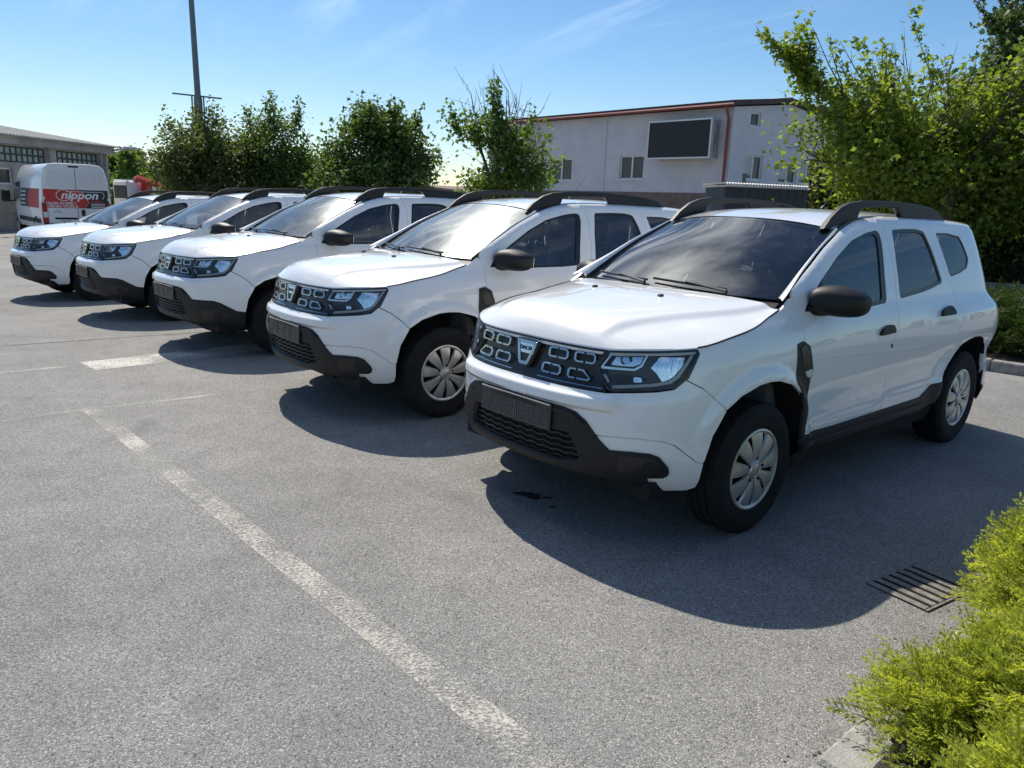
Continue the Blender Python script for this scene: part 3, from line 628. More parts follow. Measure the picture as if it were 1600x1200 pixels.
def build_suv(dark_corners, screen_mat):
    car = empty('parked_suv')
    # --- front end -------------------------------------------------------------------------------------------
    seam = [(.503, .837), (.418, .794), (.346, .736), (.301, .690)]
    top = [(.503, .837), (.551, .795), (.63, .781), (.819, .761), (.85, .757), (1.0, .757), (CN, .758)]
    if dark_corners:
        low = [(.388, .452), (.465, .463), (.60, .540), (.66, .558), (.868, .560), (.929, .617), (.985, .652), (1.053, .664), (CN, .670)]
        L = [(.388, .456), (.362, .574), (.301, .690), (.346, .736), (.418, .794)] + top
        half = L + low[::-1][0:]
    else:
        low = [(.391, .442), (.419, .444), (.536, .535), (.589, .554), (.688, .564), (.880, .557), (.929, .617), (.985, .652), (1.053, .664), (CN, .670)]
        half = [(.388, .446), (.362, .574), (.301, .690), (.346, .736), (.418, .794)] + top + low[::-1]
    lft = half; cut = [p for p in lft if p[0] < CN - 1e-6]
    # whole-width outline: left half followed by its mirror image
    i0 = [i for i, p in enumerate(half) if abs(p[0] - CN) < 1e-6]
    A_ = half[:i0[0] + 1]; B_ = half[i0[1]:]
    full = A_ + [(2 * CN - a, b) for a, b in A_[::-1][1:]] + [(2 * CN - a, b) for a, b in B_[::-1][:-1]] + B_
    bump = panel('front_bumper', [full], lower, M_PAINT, car, step=.015, skirt=.03)
    if not dark_corners:
        corner = [(.391, .436), (.419, .438), (.536, .529), (.589, .548), (.688, .558), (.875, .551), (.862, .535)] + POCKET[:] + [(.655, .322), (.618, .292), (.541, .284), (.438, .287), (.400, .303), (.392, .345)]
        both('bumper_corner', [corner], lower, M_PAINT, car, step=.03, skirt=.03)
        tl = [(.640, .367)] + POCKET[:-1][::-1] + TRIM_TOP[1:] + [(CN, .350), (1.0, .350), (.82, .340), (.70, .325), (.630, .310)]
    else:
        tl = [(.392, .345), (.391, .444), (.463, .455), (.60, .532), (.66, .550), (.872, .553), (.929, .613), (.985, .648), (1.053, .660), (CN, .666), (CN, .350), (1.0, .348), (.82, .335), (.618, .300), (.541, .284), (.438, .287), (.400, .303)]
    ic = [i for i, p in enumerate(tl) if abs(p[0] - CN) < 1e-6]
    loopL = tl[ic[1]:] + tl[:ic[0] + 1]                      # from bottom centre round the left end to top centre
    trim = loopL + [(2 * CN - a, b) for a, b in loopL[::-1]][1:-1]
    lg = fillet([(1.005, .545), (.945, .415), (1.05, .385)] + [(2 * CN - 1.05, .385), (2 * CN - .945, .415), (2 * CN - 1.005, .545)], .03)
    tr = panel('bumper_trim', [trim, lg], lower, M_PLAST, car, step=.025, off=.009, skirt=.05)
    lip = [(.935, .605), (.99, .640), (1.053, .650), (CN, .656), (2 * CN - 1.053, .650), (2 * CN - .99, .640), (2 * CN - .935, .605), (2 * CN - .955, .600), (2 * CN - 1.0, .622), (2 * CN - 1.06, .630), (CN, .636), (1.06, .630), (1.0, .622), (.955, .600)]
    panel('trim_ledge', [lip], lower, M_PLAST, tr, step=.03, off=.018, skirt=.012)
    panel('lower_grille', [[(.93, .56), (.93, .34), (2 * CN - .93, .34), (2 * CN - .93, .56)]], lower, M_UNDER, tr, off=-.035, skirt=0)
    for j in range(6):
        zz = .392 + .030 * j
        st = [(.94, zz)] + [(.96 + .0425 * i, zz + (.007 if i % 2 else -.003)) for i in range(20)] + [(2 * CN - .94, zz)]
        st = st + [(a, b + .007) for a, b in st[::-1]]
        panel('grille_slat', [st], lower, M_PLAST2, tr, step=.05, d=.04, off=-.016, skirt=.012)
    if dark_corners:
        both('fog_lamp_pocket', [fillet([(.79, .47), (.64, .475), (.56, .44), (.52, .385), (.62, .365), (.74, .365)], .03)], lower, M_PLAST2, tr, off=.0115, skirt=.004)
        both('fog_lamp_blank', [fillet([(.66, .45), (.60, .45), (.585, .40), (.60, .375), (.66, .375), (.675, .40)], .02)], lower, M_PLAST, tr, off=.017, skirt=.008)
    else:
        both('fog_lamp_pocket', [fillet([(.77, .476), (.66, .474), (.60, .455), (.566, .415), (.566, .388), (.70, .382), (.78, .39)], .02)], lower, M_PLAST2, tr, off=.0115, skirt=.004)
        both('fog_lamp_blank', [fillet([(.655, .455), (.605, .445), (.588, .41), (.60, .392), (.655, .392), (.67, .41)], .012)], lower, M_PLAST, tr, off=.017, skirt=.008)
    # plate holder
    ph = MB(); px = .890; ph.box((px - .012, -.265, .503), (px, .265, .632), .004)
    plate = ph.build('plate_holder', M_PLATE, car)
    plate.rotation_euler = (0, math.radians(-2), 0)
    rl = MB(); rr = random.Random(3)
    for (y0, y1, z0, z1) in ((-.255, .255, .622, .628), (-.255, .255, .507, .511)): rl.box((px, y0, z0), (px + .003, y1, z1))
    for s_ in (-1, 1):
        for (y0, y1, z0, z1) in ((.20, .245, .585, .612), (.135, .19, .53, .61), (.10, .125, .515, .60), (.20, .25, .515, .555), (.03, .09, .545, .575), (.0, .02, .52, .60)):
            for b in ((y0, y1, z0, z0 + .004), (y0, y1, z1 - .004, z1), (y0, y0 + .005, z0, z1), (y1 - .005, y1, z0, z1)):
                ya, yb = sorted((b[0] * s_, b[1] * s_)); rl.box((px, ya, b[2]), (px + .002, yb, b[3]))
    rl.build('holder_relief', M_PLATEG, plate)
    MB().box((px - .002, -.262, .628), (px + .004, .262, .634)).build('holder_top_edge', M_SATIN, plate)
    # upper grille
    hi_ = [(.914, .877), (.860, .950), (1.05, .951), (CN, .952)]; gl_ = [(CN, .762), (1.0, .762), (.85, .764), (.887, .817)]
    gl = hi_ + [(2 * CN - a, b) for a, b in hi_[::-1][1:]] + [(2 * CN - a, b) for a, b in gl_[::-1][:-1]] + gl_
    gr = panel('grille', [gl], lower, M_PLAST2, car, off=-.018, skirt=0)
    bz = inset(gl, .010)
    panel('grille_surround', [gl, bz], lower, M_PLAST2, gr, off=-.001, skirt=.02, step=.03)
    def cframe(x0, x1, z0, z1, t=.0078, sl0=0.0, sl1=0.0):
        xm = (x0 + x1) / 2; g = .007
        for s_, xe, sl in ((-1, x0, sl0), (1, x1, sl1)):
            k = .012 * s_
            o_ = [(xm + s_ * g, z1), (xe - k, z1), (xe, z1 - .012), (xe + sl, z0 + .012), (xe + sl - k, z0), (xm + s_ * g, z0)]
            i_ = [(xm + s_ * g, z0 + t), (xe + sl - k - s_ * t * .6, z0 + t), (xe + sl - s_ * t, z0 + .014), (xe - s_ * t, z1 - .014), (xe - k - s_ * t * .6, z1 - t), (xm + s_ * g, z1 - t)]
            panel('grille_frame', [o_ + i_], lower, M_CHROME, gr, off=.002, skirt=.012, step=.03, d=.02)
    for sgn in (1, -1):
        def mx_(a, b):
            a, b = (a, b) if sgn > 0 else (2 * CN - b, 2 * CN - a); return a, b
        for x0, x1, z0, z1, s0 in ((.918, 1.036, .876, .926, 0), (1.076, 1.206, .876, .926, 0), (.962, 1.064, .797, .846, -.028), (1.108, 1.236, .797, .846, 0)):
            a, b = mx_(x0, x1); cframe(a, b, z0, z1, sl0=(s0 if sgn > 0 else 0), sl1=(-s0 if sgn < 0 else 0))
        for zz in (.903, .820):
            a, b = mx_(.93, 1.27); panel('grille_bar', [[(a, zz - .004), (b, zz - .004), (b, zz + .004), (a, zz + .004)]], lower, M_PLAST, gr, off=-.006, skirt=.008, step=.06)
        for (za, zb_) in ((.7755, .7795),):
            for a0, b0 in ((.875, 1.262),):
                a, b = mx_(a0, b0); panel('grille_line', [[(a, za), (b, za), (b, zb_), (a, zb_)]], lower, M_CHROME, gr, off=-.010, skirt=.004, step=.06)
    sh = fillet([(CN - .088, .934), (CN + .088, .934), (CN + .080, .905), (CN + .042, .815), (CN + .028, .802), (CN - .028, .802), (CN - .042, .815), (CN - .080, .905)], .012)
    bd = panel('badge', [sh], lower, M_PLAST2, gr, off=.012, skirt=.03, step=.03)
    panel('badge_frame', [inset(sh, .006), inset(sh, .022)], lower, M_CHROME, bd, off=.018, skirt=.008, step=.02)
    panel('badge_plate', [[(CN - .070, .915), (CN + .070, .915), (CN + .062, .866), (CN - .062, .866)]], lower, M_SATIN, bd, off=.015, skirt=.004, step=.02)
    text_obj('badge_lettering', 'DACIA', .028, M_BADGE, bd, frame_at(lower, CN, .890, off=.017), sx=1.05, offset=.0006)
    # headlights
    for mirr in (False, True):
        hl = panel('headlight', [HEADL], lower, M_DARK, car, off=-.045, skirt=0, mirror=mirr)
        panel('lamp_bezel', [HEADL, inset(HEADL, .009)], lower, M_PLAST2, hl, off=.001, skirt=.05, step=.03, mirror=mirr)
        panel('lens', [inset(HEADL, .004)], lower, M_LENS, hl, off=.003, skirt=0, mirror=mirr)
        panel('drl_strip', [[(.83, .784), (.64, .806), (.566, .822), (.530, .850), (.462, .952), (.476, .952), (.544, .858), (.578, .834), (.645, .819), (.826, .797)]], lower, M_DRL, hl, off=-.012, skirt=.012, step=.03, mirror=mirr)
        panel('drl_strip', [[(.878, .838), (.852, .806), (.842, .810), (.866, .842)]], lower, M_DRL, hl, off=-.012, skirt=.012, step=.03, mirror=mirr)
        panel('lamp_outline', [[(.892, .872), (.850, .935), (.842, .933), (.880, .876), (.735, .879), (.706, .898), (.682, .948), (.672, .948), (.698, .892), (.731, .870), (.888, .864)]], lower, M_SATIN, hl, off=-.010, skirt=.014, step=.03, mirror=mirr)
        panel('main_reflector', [fillet([(.852, .886), (.822, .936), (.692, .946), (.708, .905), (.742, .888)], .01)], lower, M_REFL, hl, off=-.034, skirt=.01, mirror=mirr)
        MB().tube([lower(.79, .912) * np.array([1, -1 if mirr else 1, 1]) + np.array([-.045, 0, 0]), lower(.79, .912) * np.array([1, -1 if mirr else 1, 1]) + np.array([-.012, 0, 0])], .022, 16).build('main_bulb', M_LENS, hl, smooth=True)
        panel('side_reflector', [[(.660, .889), (.616, .943), (.500, .942), (.545, .850), (.606, .828), (.630, .863)]], lower, M_REFL, hl, off=-.026, skirt=.02, mirror=mirr)
        for q in range(4):
            a0 = .640 - .034 * q; panel('reflector_facet', [[(a0 - .012, .936 - .002 * q), (a0 - .034, .938), (a0 - .026 + .002 * q, .868 + .004 * q), (a0 - .006, .862 + .004 * q)]], lower, M_REFL, hl, off=-.018 - .004 * (q % 2), skirt=.01, mirror=mirr)
        panel('indicator', [fillet([(.832, .846), (.70, .848), (.655, .833), (.82, .806)], .01)], lower, M_PLAST, hl, off=-.030, skirt=.02, mirror=mirr)
        panel('indicator_bulb', [fillet([(.735, .842), (.700, .842), (.695, .822), (.735, .818)], .008)], lower, M_REFL, hl, off=-.022, skirt=.02, mirror=mirr)
    # bonnet
    cs = np.concatenate([np.linspace(-.255, .446, 30), np.linspace(.446, CN, 40)[1:]]); kk = .006
    bo = [(c, kk) for c in cs] + [(2 * CN - c, kk) for c in cs[::-1][1:]] + [(2 * CN + .255, k) for k in np.linspace(.05, 1, 20)]
    # one panel per half, joined at the spine
    V = []; F = []; NN = []
    nc, nk = 110, 44
    C_ = np.concatenate([np.linspace(-.255, .446, 46), np.linspace(.446, CN, 65)[1:]]); nh = len(C_)
    K_ = np.concatenate([[0.0], (np.linspace(0.02, 1, nk - 1)) ** 1.25])
    cc, kk2 = np.meshgrid(C_, K_, indexing='ij'); P = bonnet(cc, kk2); P = np.concatenate([P, (P * np.array([1, -1, 1]))[::-1][1:]]); C_ = np.arange(len(P))
    for i in range(len(C_) - 1):
        for j in range(nk - 1): F.append((i * nk + j, i * nk + j + 1, (i + 1) * nk + j + 1, (i + 1) * nk + j))
    V = P.reshape(-1, 3); lipv = P[:, 0] - np.array([.0, 0, .03]); b0 = len(V); V = np.concatenate([V, lipv])
    for i in range(len(C_) - 1): F.append((b0 + i, i * nk, (i + 1) * nk, b0 + i + 1))
    fn0 = np.cross(V[F[100][1]] - V[F[100][0]], V[F[100][2]] - V[F[100][0]])
    if fn0[2] < 0: F = [f[::-1] for f in F]
    bon = mesh_obj('bonnet', V * np.array([1, .9975, 1]), F, M_PAINT, car, smooth=True)
    bon.data.set_sharp_from_angle(angle=math.radians(60))
    for s_ in (1, -1):
        MB().tube([lower(c, float(zB(c))) * np.array([1, s_, 1]) + np.array([0, s_ * .0008, .0005]) for c in np.linspace(-.25, .446, 40)], .0042, 6).build('bonnet_gap', M_UNDER, bon)
    for yy in (.24, -.24):
        MB().box((.050, yy - .013, 1.138), (.082, yy + .013, 1.1555), .005).build('washer_nozzle', M_PLAST2, bon)
    # cowl and wipers
    cw = MB(); n = 24; V = []; F = []
    for i in range(n + 1):
        u = -1 + 2 * i / n; q = abs(u) ** 2.2
        V += [(-.10 - .17 * q, .70 * u, 1.120 - .02 * q), (-.185 - .145 * q, .70 * u, 1.134 - .004 * q), (-.26 - .14 * q, .69 * u, 1.150 - .006 * q)]
    for i in range(n):
        for j in (0, 1): F.append((i * 3 + j, i * 3 + j + 3, i * 3 + j + 4, i * 3 + j + 1))
    cowl = cw.add(V, F).build('cowl', M_PLAST, car, smooth=True)
    for (ua, va, ub, vb) in ((-.88, .055, -.15, .035), (-.10, .06, .62, .03)):
        pts = [screen(ua + (ub - ua) * t, va + (vb - va) * t) + np.array([.012, 0, .016]) for t in np.linspace(0, 1, 9)]
        arm = screen((ua + ub) / 2, (va + vb) / 2) + np.array([.02, 0, .026]); piv = screen(ub + .05, 0) + np.array([.05, 0, -.005])
        wp = MB().tube(pts, .007, 6).build('wiper', M_PLAST2, car); MB().tube([piv, piv + np.array([0, 0, .03]), arm], [.011, .010, .007], 6).build('wiper_arm', M_PLAST2, wp)
    # windscreen, pillars, roof
    su = np.linspace(-1, 1, 49)
    wl = [(u, 0.0) for u in su] + [(1, v) for v in np.linspace(0, 1, 16)[1:]] + [(u, 1.0) for u in su[::-1][1:]] + [(-1, v) for v in np.linspace(1, 0, 16)[1:-1]]
    ws = panel('windscreen', [wl], screen, screen_mat, car, step=.07, skirt=0)
    frit_in = fillet([(-.93, .10), (.93, .10), (.93, .93), (-.93, .93)], .06)
    panel('windscreen_border', [[(-1, 0), (1, 0), (1, 1), (-1, 1)], frit_in], screen, M_PLAST2, ws, step=.05, off=-.004, skirt=0)
    both('windscreen_pillar', [[(0, 0), (.80, 0), (.80, 1), (0, 1)]], pillar, M_PAINT, car, step=.05, skirt=0, ctr=(-.8, 0, .9))
    both('windscreen_seal', [[(.80, -.02), (1.03, -.02), (1.03, 1), (.80, 1)]], pillar, M_PLAST2, car, step=.05, off=.002, skirt=0, ctr=(-.8, 0, .9))
    C_ = np.concatenate([np.linspace(-1.055, -2.9, 70), np.linspace(-2.9, CB, 50)[1:]]); nk = 30
    K_ = np.linspace(0, 1, nk) ** 1.3; cc, k2 = np.meshgrid(C_, K_, indexing='ij')
    P = roofcap(cc, k2); P = np.concatenate([P, (P * np.array([1, -1, 1]))[::-1][1:]]); C_ = np.arange(len(P)); V = P.reshape(-1, 3); F = []
    for i in range(len(C_) - 1):
        for j in range(nk - 1): F.append((i * nk + j, i * nk + j + 1, (i + 1) * nk + j + 1, (i + 1) * nk + j))
    if np.cross(V[F[300][1]] - V[F[300][0]], V[F[300][2]] - V[F[300][0]])[2] < 0: F = [f[::-1] for f in F]
    roof = mesh_obj('roof', V, F, M_PAINT, car, smooth=True)
    mesh_obj('headliner', V * np.array([1, .97, 1]) - np.array([0, 0, .035]), [f[::-1] for f in F], M_INTG, roof, smooth=True)
    # ditch strip between roof and door frames
    for s_ in (1, -1):
        V = []; F = []
        for i, c in enumerate(np.linspace(-1.02, -3.15, 60)):
            a = roofcap(c, .002) * np.array([1, s_, 1]); b = roofcap(c, .030) * np.array([1, s_, 1]); V += [a + np.array([0, 0, .003]), b + np.array([0, 0, .004])]
            if i: F.append((2 * i - 2, 2 * i - 1, 2 * i + 1, 2 * i) if s_ > 0 else (2 * i - 2, 2 * i, 2 * i + 1, 2 * i - 1))
        mesh_obj('roof_seam', V, F, M_PLAST2, roof, smooth=True)
    # roof rails
    ro = [(-.985, 1.520), (-1.061, 1.585), (-1.17, 1.645), (-1.274, 1.674), (-1.417, 1.690), (-1.65, 1.697), (-1.882, 1.699), (-2.183, 1.690), (-2.466, 1.672), (-2.614, 1.643), (-2.70, 1.605), (-2.742, 1.570),
          (-2.60, 1.578), (-2.30, 1.590), (-2.0, 1.598), (-1.955, 1.600), (-1.915, 1.634), (-1.885, 1.658), (-1.65, 1.656), (-1.465, 1.650), (-1.385, 1.636), (-1.357, 1.585), (-1.20, 1.555), (-1.08, 1.525)]
    for s_ in (1, -1):
        mb = MB(); mb.prism(ro, -.019, .019, .007); V = []
        for (x, y, z) in mb.V:
            yo = .562 - .03 * max(0, (-1.5 - x) / -.5) * 0 - (.035 * ((x + 1.75) / .95) ** 2 if x > -1.75 else .02 * ((x + 1.75) / 1.0) ** 2)
            V.append((x, s_ * (yo + y - .10 * (z - 1.6)), z))
        rail = mesh_obj('roof_rail', V, mb.F if s_ > 0 else [f[::-1] for f in mb.F], M_PLAST, car)
        rail.data.polygons.foreach_set('use_smooth', np.ones(len(rail.data.polygons), dtype=bool)); rail.data.set_sharp_from_angle(angle=math.radians(30))
        MB().prism([(-2.34, 1.648), (-2.43, 1.636), (-2.46, 1.643), (-2.42, 1.652)], s_ * .535 - .03, s_ * .535 + .03).build('rail_slot', M_UNDER, rail)
    an = MB().tube([(-2.0, 0, 1.634), (-2.02, 0, 1.66)], [.018, .009], 10).tube([(-2.02, 0, 1.655), (-2.20, 0, 1.86)], [.004, .0025], 6).build('antenna', M_PLAST2, roof)
    # --- sides ------------------------------------------------------------------------------------------------
    fen = [(.446, .981), (.436, .957), (.489, .848), (.500, .842), (.415, .799), (.343, .741), (.298, .695)] + ARCH_F[5:11] + [(-.385, .60), (-.392, .70), (-.380, .90), (-.374, .96), (-.376, 1.02), (-.392, 1.08), (-.400, 1.118), (-.385, 1.150), (-.345, 1.172), (-.27, 1.125)] + [(c, float(zB(c)) - .004) for c in (-.22, -.12, 0, .12, .25, .36)]
    both('front_wing', [fen], side, M_PAINT, car, step=.03, skirt=.02)
    vent = fillet([(-.303, .947), (-.36, .958), (-.418, .928), (-.451, .813), (-.456, .784), (-.437, .757), (-.424, .60), (-.413, .440), (-.385, .440), (-.372, .60), (-.318, .72), (-.288, .745)], .008)
    vl, vr = both('side_vent', [vent], side, M_PLAST, car, step=.03, off=.006, skirt=.02)
    vin = [(-.325, .925), (-.362, .937), (-.402, .915), (-.428, .83), (-.345, .83)]
    both('vent_inset', [vin], side, M_PLAST2, (vl, vr), step=.03, off=.009, skirt=.006)
    both('side_repeater', [fillet([(-.372, .800), (-.43, .808), (-.44, .785), (-.41, .763), (-.385, .775)], .01)], side, M_AMBER, (vl, vr), step=.02, off=.014, skirt=.01)
    gap = .005
    fd = [(-.376 - gap, .96), (-.378 - gap, 1.02), (-.394 - gap, 1.08), (-.403, 1.118), (-.388, 1.154), (-.37, 1.182)] + [(c, float(zT(c)) - .003) for c in np.linspace(-.385, -1.585, 40)] + \
         [(-1.590, 1.45), (-1.565, 1.25), (-1.525, 1.09), (-1.49, .988), (-1.454, .852), (-1.421, .735), (-1.385, .544), (-1.374, .440), (-.772, .440), (-.414, .449), (-.388 - gap, .60), (-.396 - gap, .70), (-.384 - gap, .90)]
    FW = fillet(FWIN, .03); fdl, fdr = both('front_door', [fd, FW], side, M_PAINT, car, step=.035, skirt=.02)
    g2 = .008
    rd = [(-1.593, float(zT(-1.593)) - .003)] + [(c, float(zT(c)) - .003) for c in np.linspace(-1.62, -2.285, 20)] + \
         [(-2.29, 1.585), (-2.30, 1.45), (-2.325, 1.33), (-2.388, 1.182), (-2.432, 1.10), (-2.421, 1.012), (-2.393, .929), (-2.353, .827), (-2.267, .593), (-2.234, .516), (-2.121, .508), (-1.957, .440),
          (-1.374 - g2, .440), (-1.385 - g2, .544), (-1.421 - g2, .735), (-1.454 - g2, .852), (-1.49 - g2, .988), (-1.525 - g2, 1.09), (-1.565 - g2, 1.25), (-1.590 - g2, 1.45)]
    RW = fillet(RWIN, .03); rdl, rdr = both('rear_door', [rd, RW], side, M_PAINT, car, step=.035, skirt=.02)
    qp = [(-2.296, float(zT(-2.3)) - .003)] + [(c, float(zT(c)) - .003) for c in np.linspace(-2.35, -3.66, 34)] + [(-3.66, 1.40), (-3.62, 1.20), (-3.58, 1.10), (-3.58, .80), (-3.54, .76), (-3.07, .735), (-3.012, .66), (-3.055, .62)] + ARCH_R[8:9] + ARCH_R[7:0:-1] + \
         [(-2.273, .593), (-2.359, .827), (-2.399, .929), (-2.427, 1.012), (-2.438, 1.10), (-2.394, 1.184), (-2.331, 1.33), (-2.306, 1.45), (-2.296, 1.585)]
    qp = [p for i, p in enumerate(qp) if p not in ((-3.055, .62), (-2.305, .607))]
    QW = fillet(QWIN, .025); qpl, qpr = both('rear_wing', [qp, QW], side, M_PAINT, car, step=.035, skirt=.02)
    # windows
    FG = fillet(FGLS, .025)
    both('window', [inset(FG, -.006)], side, M_GLASS, (fdl, fdr), step=.06, off=-.012, skirt=0)
    both('window_seal', [inset(FW, -.004), FG], side, M_PLAST2, (fdl, fdr), step=.03, off=-.005, skirt=.012)
    RG = fillet(inset(RWIN, .020), .03)
    both('window', [inset(RG, -.006)], side, M_GLASS, (rdl, rdr), step=.06, off=-.012, skirt=0)
    both('window_seal', [inset(RW, -.004), RG], side, M_PLAST2, (rdl, rdr), step=.03, off=-.005, skirt=.012)
    QG = fillet(inset(QWIN, .010), .02)
    both('window', [inset(QG, -.004)], side, M_GLASS, (qpl, qpr), step=.06, off=-.007, skirt=0)
    both('window_seal', [inset(QW, -.003), QG], side, M_PLAST2, (qpl, qpr), step=.03, off=-.003, skirt=.008)
    # pillar blacks and seat-side trim behind the glass
    # handles
    for (a, b, zz, dd) in ((-1.212, -1.402, .915, (fdl, fdr)), (-2.097, -2.287, .970, (rdl, rdr))):
        m_ = (a + b) / 2
        hd = [(a, zz), (a - .035, zz + .036), (m_ - .03, zz + .056), (b + .02, zz + .050), (b, zz + .030), (b, zz + .004)]
        h = both('handle', [fillet(hd, .02)], side, M_PLAST, dd, step=.02, off=.022, skirt=.025)
        both('handle_recess', [fillet([(a + .01, zz - .002), (b - .004, zz + .002), (b + .02, zz - .038), (m_ - .02, zz - .058), (a - .03, zz - .05)], .03)], side, M_PAINT, dd, step=.02, off=-.0015 + .003, skirt=.003)
    panel('keyhole', [fillet([(-1.388, .853), (-1.408, .853), (-1.408, .828), (-1.388, .828)], .01)], side, M_PLAST2, fdl, step=.02, off=.003, skirt=.004)
    # sill trim
    sl = [(-.405, .436), (-.772, .4365), (-1.423, .4365), (-1.952, .4365), (-2.118, .504), (-2.231, .512), (-2.222, .44), (-2.16, .375), (-1.986, .345), (-.941, .345), (-.42, .355), (-.40, .40)]
    sll, slr = both('sill_trim', [sl], side, M_PLAST, car, step=.03, off=.008, skirt=.03)
    both('sill_step', [[(-.42, .375), (-1.95, .375), (-2.02, .392), (-1.95, .395), (-.42, .395)]], side, M_PLAST, (sll, slr), step=.05, off=.022, skirt=.016)
    both('sill_tuck', [[(-.40, .352), (-2.16, .352), (-2.16, .24), (-.40, .24)]], side, M_UNDER, (sll, slr), step=.06, off=-.01, skirt=0)
    # arch liners
    for arch, xc in ((ARCH_F, 0), (ARCH_R, -WB)):
        for s_ in (1, -1):
            A_ = np.array([lower(c, z) for c, z in arch]); V = []; F = []
            lst = [(-.45, .25)] if xc == 0 else []
            for i, p in enumerate(A_):
                q = p.copy(); V += [(q[0], s_ * (q[1] - .004), q[2]), (xc + (q[0] - xc) * 1.02, s_ * .50, q[2] + .01)]
                if i: F.append((2 * i - 2, 2 * i - 1, 2 * i + 1, 2 * i))
            F.append(tuple(2 * i + 1 for i in range(len(A_)))); mesh_obj('arch_liner', V, F, M_UNDER, car, smooth=False)
    # mud flap strip behind front wheel, and rear arch edge trim
    # --- tail -------------------------------------------------------------------------------------------------
    rb = [(-3.066, .728), (-3.50, .752), (-3.55, .754), (CB, .754), (2 * CB + 3.55, .754), (2 * CB + 3.50, .752), (2 * CB + 3.066, .728), (2 * CB + 3.015, .652), (2 * CB + 3.05, .52), (2 * CB + 3.06, .40), (2 * CB + 3.16, .36), (CB, .34), (-3.16, .36), (-3.06, .40), (-3.05, .52), (-3.015, .652)]
    rbo = panel('rear_bumper', [rb], lower, M_PAINT, car, step=.04, skirt=.03)
    panel('bumper_skirt', [[(-3.06, .395), (-3.16, .355), (2 * CB + 3.16, .355), (2 * CB + 3.06, .395), (2 * CB + 3.10, .25), (-3.10, .25)]], lower, M_PLAST, rbo, step=.06, off=.002, skirt=0)
    tg = [(-3.82, .762), (2 * CB + 3.82, .762), (2 * CB + 3.82, 1.10), (2 * CB + 3.78, 1.20), (2 * CB + 3.666, 1.40), (2 * CB + 3.666, 1.545), (-3.666, 1.545), (-3.666, 1.40), (-3.78, 1.20), (-3.82, 1.10)]
    rg = fillet([(-3.86, 1.14), (2 * CB + 3.86, 1.14), (2 * CB + 3.76, 1.48), (-3.76, 1.48)], .05)
    tgo = panel('tailgate', [tg, rg], side, M_PAINT, car, step=.05, skirt=.02)
    panel('window', [inset(rg, -.006)], side, M_GLASS, tgo, step=.08, off=-.008, skirt=0)
    both('tail_light', [fillet([(-3.586, .80), (-3.814, .80), (-3.814, 1.09), (-3.77, 1.19), (-3.63, 1.19), (-3.586, 1.09)], .02)], side, M_RED, car, step=.04, off=.006, skirt=.02)
    # --- mirrors ----------------------------------------------------------------------------------------------
    for s_ in (1, -1):
        V = []; F = []; nu, nv = 28, 18
        for i in range(nv + 1):
            ph_ = -math.pi / 2 + math.pi * i / nv
            for j in range(nu):
                th = 2 * math.pi * j / nu
                cx = math.cos(ph_); sg = lambda t, e_: math.copysign(abs(t) ** e_, t)
                yy = sg(math.sin(ph_), .75); rad = abs(cx) ** .55
                xx = rad * sg(math.cos(th), .9); zz = rad * sg(math.sin(th), .8)
                fx = .105 if xx > 0 else .060
                top_ = (1.0 - .30 * max(0, yy)) if zz > 0 else (1.0 - .10 * max(0, -yy))
                V.append((xx * fx - .05 * yy, yy * .132, zz * .082 * top_))
        for i in range(nv):
            for j in range(nu): F.append((i * nu + j, i * nu + (j + 1) % nu, (i + 1) * nu + (j + 1) % nu, (i + 1) * nu + j))
        V = [(-.60 + x, s_ * (.905 + y), 1.158 + z) for x, y, z in V]
        mi = mesh_obj('door_mirror', V, F if s_ > 0 else [f[::-1] for f in F], M_PLAST, fdl if s_ > 0 else fdr, smooth=True)
        MB().tube([(-.52, s_ * .770, 1.115), (-.555, s_ * .825, 1.108), (-.60, s_ * .885, 1.115)], [.042, .036, .034], 12).build('mirror_arm', M_PLAST, mi, smooth=True)
        gm = MB().prism([(-.10, -.055), (.10, -.055), (.105, .02), (.08, .055), (-.09, .055), (-.11, 0)], -.004, 0, axis='x'); gm.V = [(-.661 - s_ * y * .38 * s_ + x, s_ * (.905 + y), 1.158 + z) for x, y, z in gm.V]; gm.build('mirror_glass', M_CHROME, mi)
    both('mirror_base', [[(-.452, 1.098), (-.484, 1.135), (-.66, 1.250), (-.635, 1.16), (-.61, 1.095)]], side, M_PLAST, (fdl, fdr), step=.04, off=.004, skirt=.012)
    # --- underbody and interior ----------------------------------------------------------------------------------
    MB().box((-3.30, -.70, .25), (.62, .70, .34)).box((-.36, -.46, .30), (.70, .46, .90)).box((-2.2, -.80, .30), (-.44, .80, .40)).box((-3.42, -.52, .26), (-3.2, .52, .55)).build('underbody', M_UNDER, car)
    tip = MB()
    for i in range(2):
        pass
    n = 20; V = []; F = []
    for i in range(n + 1):
        c = .45 + (2 * CN - .9) * i / n; a = lower(c, .31 + .045 * math.sin(math.pi * i / n) ** .6); V += [a, (a[0] - .30, a[1] * .8, .25)]
        if i: F.append((2 * i - 2, 2 * i - 1, 2 * i + 1, 2 * i))
    mesh_obj('under_tray', V, F, M_UNDER, car, smooth=True)
    inn = empty('cabin'); inn.parent = car
    MB().box((-3.2, -.74, .40), (-.36, .74, .46)).build('floor_pan', M_INT, inn)
    db = MB(); prof = [(-.26, 1.10), (-.42, 1.135), (-.56, 1.125), (-.70, 1.06), (-.72, .90), (-.62, .60), (-.30, .55)]
    db.prism(prof, -.72, .72, .02); db.build('dashboard', M_INT, inn, smooth=True)
    MB().prism([(-.58, 1.11), (-.66, 1.185), (-.80, 1.165), (-.72, 1.05)], .22, .56, .03).build('instrument_hood', M_INT, inn, smooth=True)
